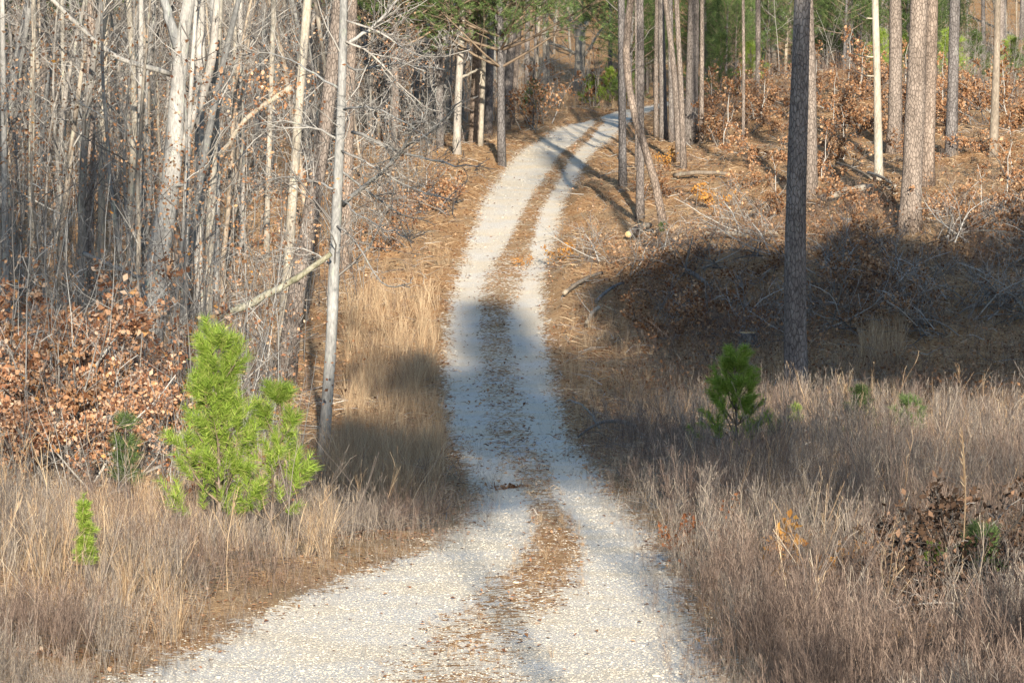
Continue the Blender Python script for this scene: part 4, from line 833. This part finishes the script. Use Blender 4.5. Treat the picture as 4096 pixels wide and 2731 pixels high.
spots = [(715, 118), (735, 128), (760, 120), (778, 130), (722, 145), (748, 152), (765, 160), (690, 150), (835, 128), (858, 135), (845, 160), (868, 158), (905, 160), (850, 185), (820, 180), (940, 200), (960, 215), (985, 205), (1005, 225), (960, 250), (640, 200), (612, 205), (1015, 180), (985, 180), (735, 190), (700, 205), (780, 215), (1000, 150), (965, 150), (780, 150), (820, 95), (835, 108), (860, 100), (885, 112), (905, 105), (925, 98), (945, 112), (968, 104), (990, 112), (1012, 108), (850, 90), (720, 100), (745, 108), (770, 104), (900, 128), (975, 125), (1010, 130), (700, 168), (860, 205), (925, 215), (985, 232)]
spots = [p for i, p in enumerate(spots) if p[1] < 136 or i % 2 == 0]
for i, (x, y) in enumerate(spots):
    p = hit(x, y); place2(['top0', 'top1'][i % 2], 'fallen_treetop', 'brush pile', 'brown-leaved fallen treetop lying on the sunlit right slope', p[0], p[1], rng.uniform(0, 6.28), rng.uniform(.7, 1.15), TG)
TG2 = 'bare fallen branches in the shaded hollow'
for i in range(44):
    x = rng.uniform(600, 1040); y = rng.uniform(235, 345); 
    if x < 640 and y > 300: continue
    p = hit(x, y); place2(['top2', 'top2', 'top1'][i % 3] if i % 3 < 2 else 'top1', 'fallen_branches' if i % 3 < 2 else 'fallen_treetop', 'brush pile', 'grey tangle of fallen branches in the dark hollow right of the road' if i % 3 < 2 else 'dull brown-leaved treetop lying in the dark hollow right of the road', p[0], p[1], rng.uniform(0, 6.28), rng.uniform(.7, 1.15), TG2 if i % 3 < 2 else 'brown treetops in the shaded hollow', .12)
for i, (x, y) in enumerate([(390, 232), (410, 205), (430, 190), (440, 215), (380, 215), (405, 250)]):
    p = hit(x, y); place2(['top2', 'top1'][i % 2], 'fallen_branches', 'brush pile', 'fallen branches piled on the left bank below the twig tangle', p[0], p[1], rng.uniform(0, 6.28), rng.uniform(.8, 1.1), 'brush on the left bank')
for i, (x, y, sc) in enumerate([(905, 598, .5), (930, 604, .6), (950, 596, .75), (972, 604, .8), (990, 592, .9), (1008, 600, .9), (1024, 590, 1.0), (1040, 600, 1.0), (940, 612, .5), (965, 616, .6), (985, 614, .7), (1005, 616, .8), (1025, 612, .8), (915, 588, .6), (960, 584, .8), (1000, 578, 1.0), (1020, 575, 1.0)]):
    p = hit(x, y); place2('dark%d' % (i % 2), 'fallen_branches', 'brush pile', 'tangled dead branches coloured dark for inner shade at the lower right corner', p[0], p[1], rng.uniform(0, 6.28), sc * 1.05, 'dark brush at the lower right corner', .0)
# small things lying on the road
def rock(label, x, y, wpx, seed):
    rng = np.random.default_rng(seed); p = hit(x, y); r = wpx * p[1] / FPX / 2; g = [(a, b) for a in np.linspace(-.2, 1.45, 5) for b in np.linspace(0, 6.28, 9)[:-1]]
    V = np.array([[math.cos(a) * math.cos(b), math.cos(a) * math.sin(b), math.sin(a) * .6] for a, b in g]) * r * rng.uniform(.72, 1.2, (40, 1)); V[-8:] = V[-8:].mean(0)
    Qs = [(i * 8 + j, i * 8 + (j + 1) % 8, i * 8 + 8 + (j + 1) % 8, i * 8 + 8 + j) for i in range(4) for j in range(8)]
    thing('rock', label, 'rock', tuple(p), 0, 'pale rocks exposed in the middle of the dip', MB().add(V, Qs).mesh('rock', DEADSTONE))
for i, (x, y, w_) in enumerate([(505, 448, 8), (514, 452, 9), (523, 447, 7), (531, 450, 8), (520, 456, 10), (510, 460, 6), (538, 444, 6), (497, 452, 5), (586, 447, 8), (528, 461, 6)]):
    rock('pale blue-grey rock poking out of the track in the shaded dip', x, y, w_ * 1.4, i)
for i, (lab, a, b, w_) in enumerate([('thin brown stick lying across the left wheel track near the front', (377, 604), (394, 605), 1.6), ('short dark stick on the left wheel track closest to the front', (254, 643), (265, 645), 2), ('pair-like brown bark strip on the left wheel track', (319, 627), (345, 629), 1.6), ('long grey-green stick on the left edge of the road by the weeds', (470, 541), (496, 543), 1.8), ('small dark twig near the front of the right wheel track', (595, 590), (612, 592), 1.5), ('grey stick with a forked end lying right of the leaf clump', (447, 556), (464, 558), 2)]):
    log('fallen_stick', lab, a, b, w_, GREY if i > 2 else PINE, cut=False, seed=50 + i, cat='stick', wb=.5, wob=.3)
p = hit(511, 489); mb = MB(); rr_ = np.random.default_rng(8); leaves(mb, np.stack([rr_.normal(0, .16, 90), rr_.normal(0, .05, 90), np.abs(rr_.normal(0, .05, 90))], 1), rr_.uniform(.05, .10, 90), rr_); thing('leaf_clump', 'brown clump of dead oak leaves lying in the middle of the left wheel track', 'leaf clump', tuple(p), 0, None, mb.mesh('leaf_clump', LEAFB))
# brown leaf clusters hanging by the far bend
shrub_proto('hang', 221, 2.6, 7, 1.0, 500, .12, LEAFB)
for i, (x, yb, Y, z_) in enumerate([(588, 0, 205, 4.6), (530, 0, 172, 3.2), (540, 0, 176, 2.2)]):
    X_ = (x - 512) / FPX * Y; place2('hang', 'leafy_sapling', 'sapling', 'dark red-brown leafy young oak by the far bend, number %s from the road' % ('one', 'two', 'three')[i] if 0 else ('dark red-brown leafy young oak nearest the far bend', 'dark red-brown young oak beside the dark upright trunk', 'dark red-brown young oak behind the darkest slim trunk')[i], X_, Y, i * 2.1, (1.5, 1.25, 1.2)[i], None, 0)

# ---- tall stalks at the right
def stalk(label, pts, wpx, mat, Y, head=None, seed=1, name='dry_stalk'):
    rng = np.random.default_rng(seed); W = np.array([at(p[0], p[1], Y) for p in pts]); W[0, 2] = min(W[0, 2], float(th(W[0, 0], Y)) + .02); b = W[0].copy(); P, t = resample(W - b, 14)
    o = thing(name, label, 'dry stalk', tuple(b)); mb = MB(); tubes(mb, P[None], (np.linspace(wpx, wpx * .45, 14) * Y / FPX / 2)[None], 5); link('stem', mb.mesh('stem', mat, True), o)
    if head:
        hb = MB(); n_ = head; i = rng.uniform(0, 1, n_); p0 = P[-1] - (P[-1] - P[-4]) * (i[:, None] * 1.0); d = nrm(nrm(P[-1] - P[-3]) * 1.2 + rng.normal(size=(n_, 3)) * .45); ribbons(hb, np.stack([p0, p0 + d * .04, p0 + d * .085], 1), np.array([[.004, .005, .001]]) * np.ones((n_, 1)), rng); link('seed_head', hb.mesh('seed_head', STRAW), o)
    return o
stalk('tallest golden grass stalk with a plumed head, rising past the dark brush at the right', [(956, 700), (957, 640), (962, 570), (966, 500), (965, 460), (962, 432)], 2.6, STRAW, 41, 60, 1)
stalk('orange stalk slanting up to the right margin behind the tallest golden stalk', [(952, 530), (975, 500), (1000, 468), (1016, 446)], 1.8, REDWEED, 58, 0, 2)
stalk('pale stalk bent left at the top in the right weeds', [(782, 530), (775, 500), (768, 478), (756, 460), (748, 448)], 1.4, STRAW, 56, 30, 3)
stalk('upright seed-covered weed stalk below the big pine', [(845, 470), (846, 430), (846, 385)], 1.6, WEED, 70, 120, 4)
stalk('short seed-covered weed stalk left of the upright one', [(836, 465), (834, 420), (828, 388)], 1.4, WEED, 70, 80, 5)
stalk('reddish bare stalk standing in the weeds right of the big pine', [(908, 500), (911, 450), (914, 410)], 1.5, REDWEED, 62, 0, 6)
stalk('thin grey stem crossing the dark brush at the lower right', [(1020, 640), (1008, 590), (990, 545), (980, 520)], 2.2, WEED, 45, 0, 7)
stalk('pale stem leaning left over the front of the dark brush', [(922, 640), (905, 600), (890, 560)], 1.8, WEED, 45, 20, 8)
stalk('tan upright stalk at the lower left in front of the short pine sapling', [(64, 640), (64, 580), (65, 540)], 2.6, STRAW, 44, 0, 9)
stalk('arched pale grass stem over the left verge', [(40, 500), (70, 455), (110, 425), (140, 422)], .9, WEED, 55, 10, 10)

# ------------------------------------------------------------------ woods filled in with further trees
rng = np.random.default_rng(2024)
placed = []
def free(X, Y, d):
    for a, b in placed:
        if (a - X) ** 2 + (b - Y) ** 2 < d * d: return False
    placed.append((X, Y)); return True
GL = 'bare trees filling the left wood'; GLP = 'bare saplings filling the left wood'; GFP = 'bare saplings of the far wood'; GF = 'bare trees of the far wood'; GP = 'tall pines of the far wood'; GYo = 'green young pines at the back of the clearing'
n_l = 0
for _ in range(6000):
    if n_l >= 235: break
    Y = rng.uniform(84, 200); X = rng.uniform(-.165, .01) * Y
    if XL(Y) - X < 3.2 + (3 if Y < 120 else 0) + (1.5 if Y > 120 else 0) or not free(X, Y, 1.1): continue
    k_ = 'pole%d' % rng.integers(4) if rng.uniform() < .62 else ('mid%d' % rng.integers(4) if rng.uniform() < .85 or Y < 110 else 'big%d' % rng.integers(3))
    if (Y < 100 and k_[0] != 'p'): continue
    place(k_, *(('bare_sapling', 'sapling', 'slim bare pole of a sapling in the dense left wood') if k_[0] == 'p' else ('bare_tree', 'tree', 'bare grey or tan tree in the dense left wood')), X, Y, rng.uniform(0, 6.28), rng.uniform(.75, 1.15), GLP if k_[0] == 'p' else GL); n_l += 1
n_l = 0
for _ in range(6000):
    if n_l >= 165: break
    Y = rng.uniform(205, 330); X = rng.uniform(-.16, .165) * Y
    if not free(X, Y, 1.3) or (abs(X / Y - .017) < .018 and Y < 232): continue
    k_ = 'pole%d' % rng.integers(4) if rng.uniform() < .35 else ('mid%d' % rng.integers(4) if rng.uniform() < .7 else 'big%d' % rng.integers(3))
    place(k_, *(('bare_sapling', 'sapling', 'slim bare sapling in the far wood beyond the bend and the clearing') if k_[0] == 'p' else ('bare_tree', 'tree', 'bare grey tree in the far wood beyond the bend and the clearing')), X, Y, rng.uniform(0, 6.28), rng.uniform(.85, 1.25), GFP if k_[0] == 'p' else GF); n_l += 1
n_l = 0
for _ in range(4000):
    if n_l >= 60: break
    Y = rng.uniform(180, 300); X = rng.uniform(-.16, .165) * Y
    if side(X, Y) < 7 or (X / Y < -.03 and Y < 230) or not free(X, Y, 2.5): continue
    place('pine%d' % rng.integers(3), 'pine_tree', 'tree', 'tall pine trunk in the far wood behind the clearing', X, Y, rng.uniform(0, 6.28), rng.uniform(.8, 1.15), GP); n_l += 1
n_l = 0
for _ in range(4000):
    if n_l >= 44: break
    x = rng.choice([rng.uniform(690, 930), rng.uniform(640, 1060), rng.uniform(612, 650)], p=[.62, .32, .06]); Y = rng.uniform(182, 250); X = (x - 512) / FPX * Y
    if not free(X, Y, 2.2): continue
    place('young%d' % rng.integers(3), 'young_pine', 'pine', 'dark green young pine at the back of the right-hand clearing', X, Y, rng.uniform(0, 6.28), rng.uniform(.75, 1.15), GYo); n_l += 1
for i, (x, Y) in enumerate([(948, 176), (975, 180), (1010, 182), (720, 178), (750, 182), (690, 184), (880, 180), (1035, 178), (905, 186), (630, 200), (610, 204)]):
    X = (x - 512) / FPX * Y; place('shrubpine%d' % (i % 2), 'young_pine', 'pine', 'knee-high green pine shrub along the back edge of the clearing', X, Y, i * 1.3, rng.uniform(.8, 1.3), 'green pine shrubs along the back edge of the clearing')
# pines whose low boughs hang into the top of the view
for i, (x, Y, k_, sc, lab) in enumerate([(395, 150, 'low0', 1.12, 'pine with green boughs hanging above the twig tangle, leftmost of three'), (440, 156, 'low1', 1.2, 'pine with green boughs between its two neighbours over the left bank'), (502, 150, 'low0', 1.06, 'pine whose bright bough droops over the leaning pines by the bend'), (610, 215, 'low1', 1.0, 'pine with pale green boughs beside the white oak'), (20, 150, 'low1', 1.15, 'pine with dull green boughs at the top left corner')]):
    place(k_, 'pine_tree', 'tree', lab, (x - 512) / FPX * Y, Y, i * 2.0, sc)
# unseen pines beside and behind the camera, placed and thinned for their shade
for i, (k_, X, Y, sc) in enumerate(SHADERS):
    place(k_, 'tall_pine', 'tree', 'unseen tall pine around the viewpoint, placed for its shade', X, Y, i * 1.9, sc, 'unseen pines placed for their shade')

# far-off wood that closes the view: one mass of trunks and twigs
mb = MB(); rng = np.random.default_rng(99)
def poly_of(me):
    V = np.zeros(len(me.vertices) * 3, np.float32); me.vertices.foreach_get('co', V); V = V.reshape(-1, 3); L = np.zeros(len(me.loops), np.int32); me.loops.foreach_get('vertex_index', L)
    s_ = np.zeros(len(me.polygons), np.int32); c_ = np.zeros(len(me.polygons), np.int32); me.polygons.foreach_get('loop_start', s_); me.polygons.foreach_get('loop_total', c_)
    Qs = L[s_[c_ == 4][:, None] + np.arange(4)]; Ts = L[s_[c_ == 3][:, None] + np.arange(3)]; return V.astype(float), Qs, Ts
def simple_tree(rng, H, r):
    m_ = MB(); P = curve_trunk(rng, H, 7, .04, .04)[None]; Rr = (r * (1 - .8 * np.linspace(0, 1, 7)))[None]; tubes(m_, P, Rr, 5)
    A, AR, AL = spawn(rng, P, Rr, 16, .15, 1, 50, H * .2, K=4, up=.2, rr=.5); tubes(m_, A, np.maximum(AR, .012), 3)
    B, BR, BL = spawn(rng, A, AR, 5, .15, 1, 45, AL * .5, K=3); ribbons(m_, B, np.maximum(BR, .012), rng); return m_.arrays()
FP = [simple_tree(rng, 1, rng.uniform(.008, .013)) for _ in range(6)]
FP = []
for q in range(6):
    a_ = simple_tree(rng, 15, rng.uniform(.10, .22)); FP.append(a_)
n_ = 1500; Y = np.sqrt(rng.uniform(300 ** 2, 520 ** 2, n_)); X = rng.uniform(-.2, .2, n_) * Y; wch = rng.integers(0, 6, n_)
for q in range(6):
    k_ = wch == q; mb.stamp(FP[q], onground(X[k_], Y[k_], -.2), rng.uniform(0, 6.28, k_.sum()), rng.uniform(.8, 1.4, k_.sum()))
kind(link('distant_wood', mb.mesh('distant_wood', island_mat('distant_bark', [(0, (.16, .13, .12)), (.5, (.30, .26, .23)), (1, (.45, .40, .35))]), True)), 'stuff', 'grey-brown mass of far trees closing the view', 'wood')
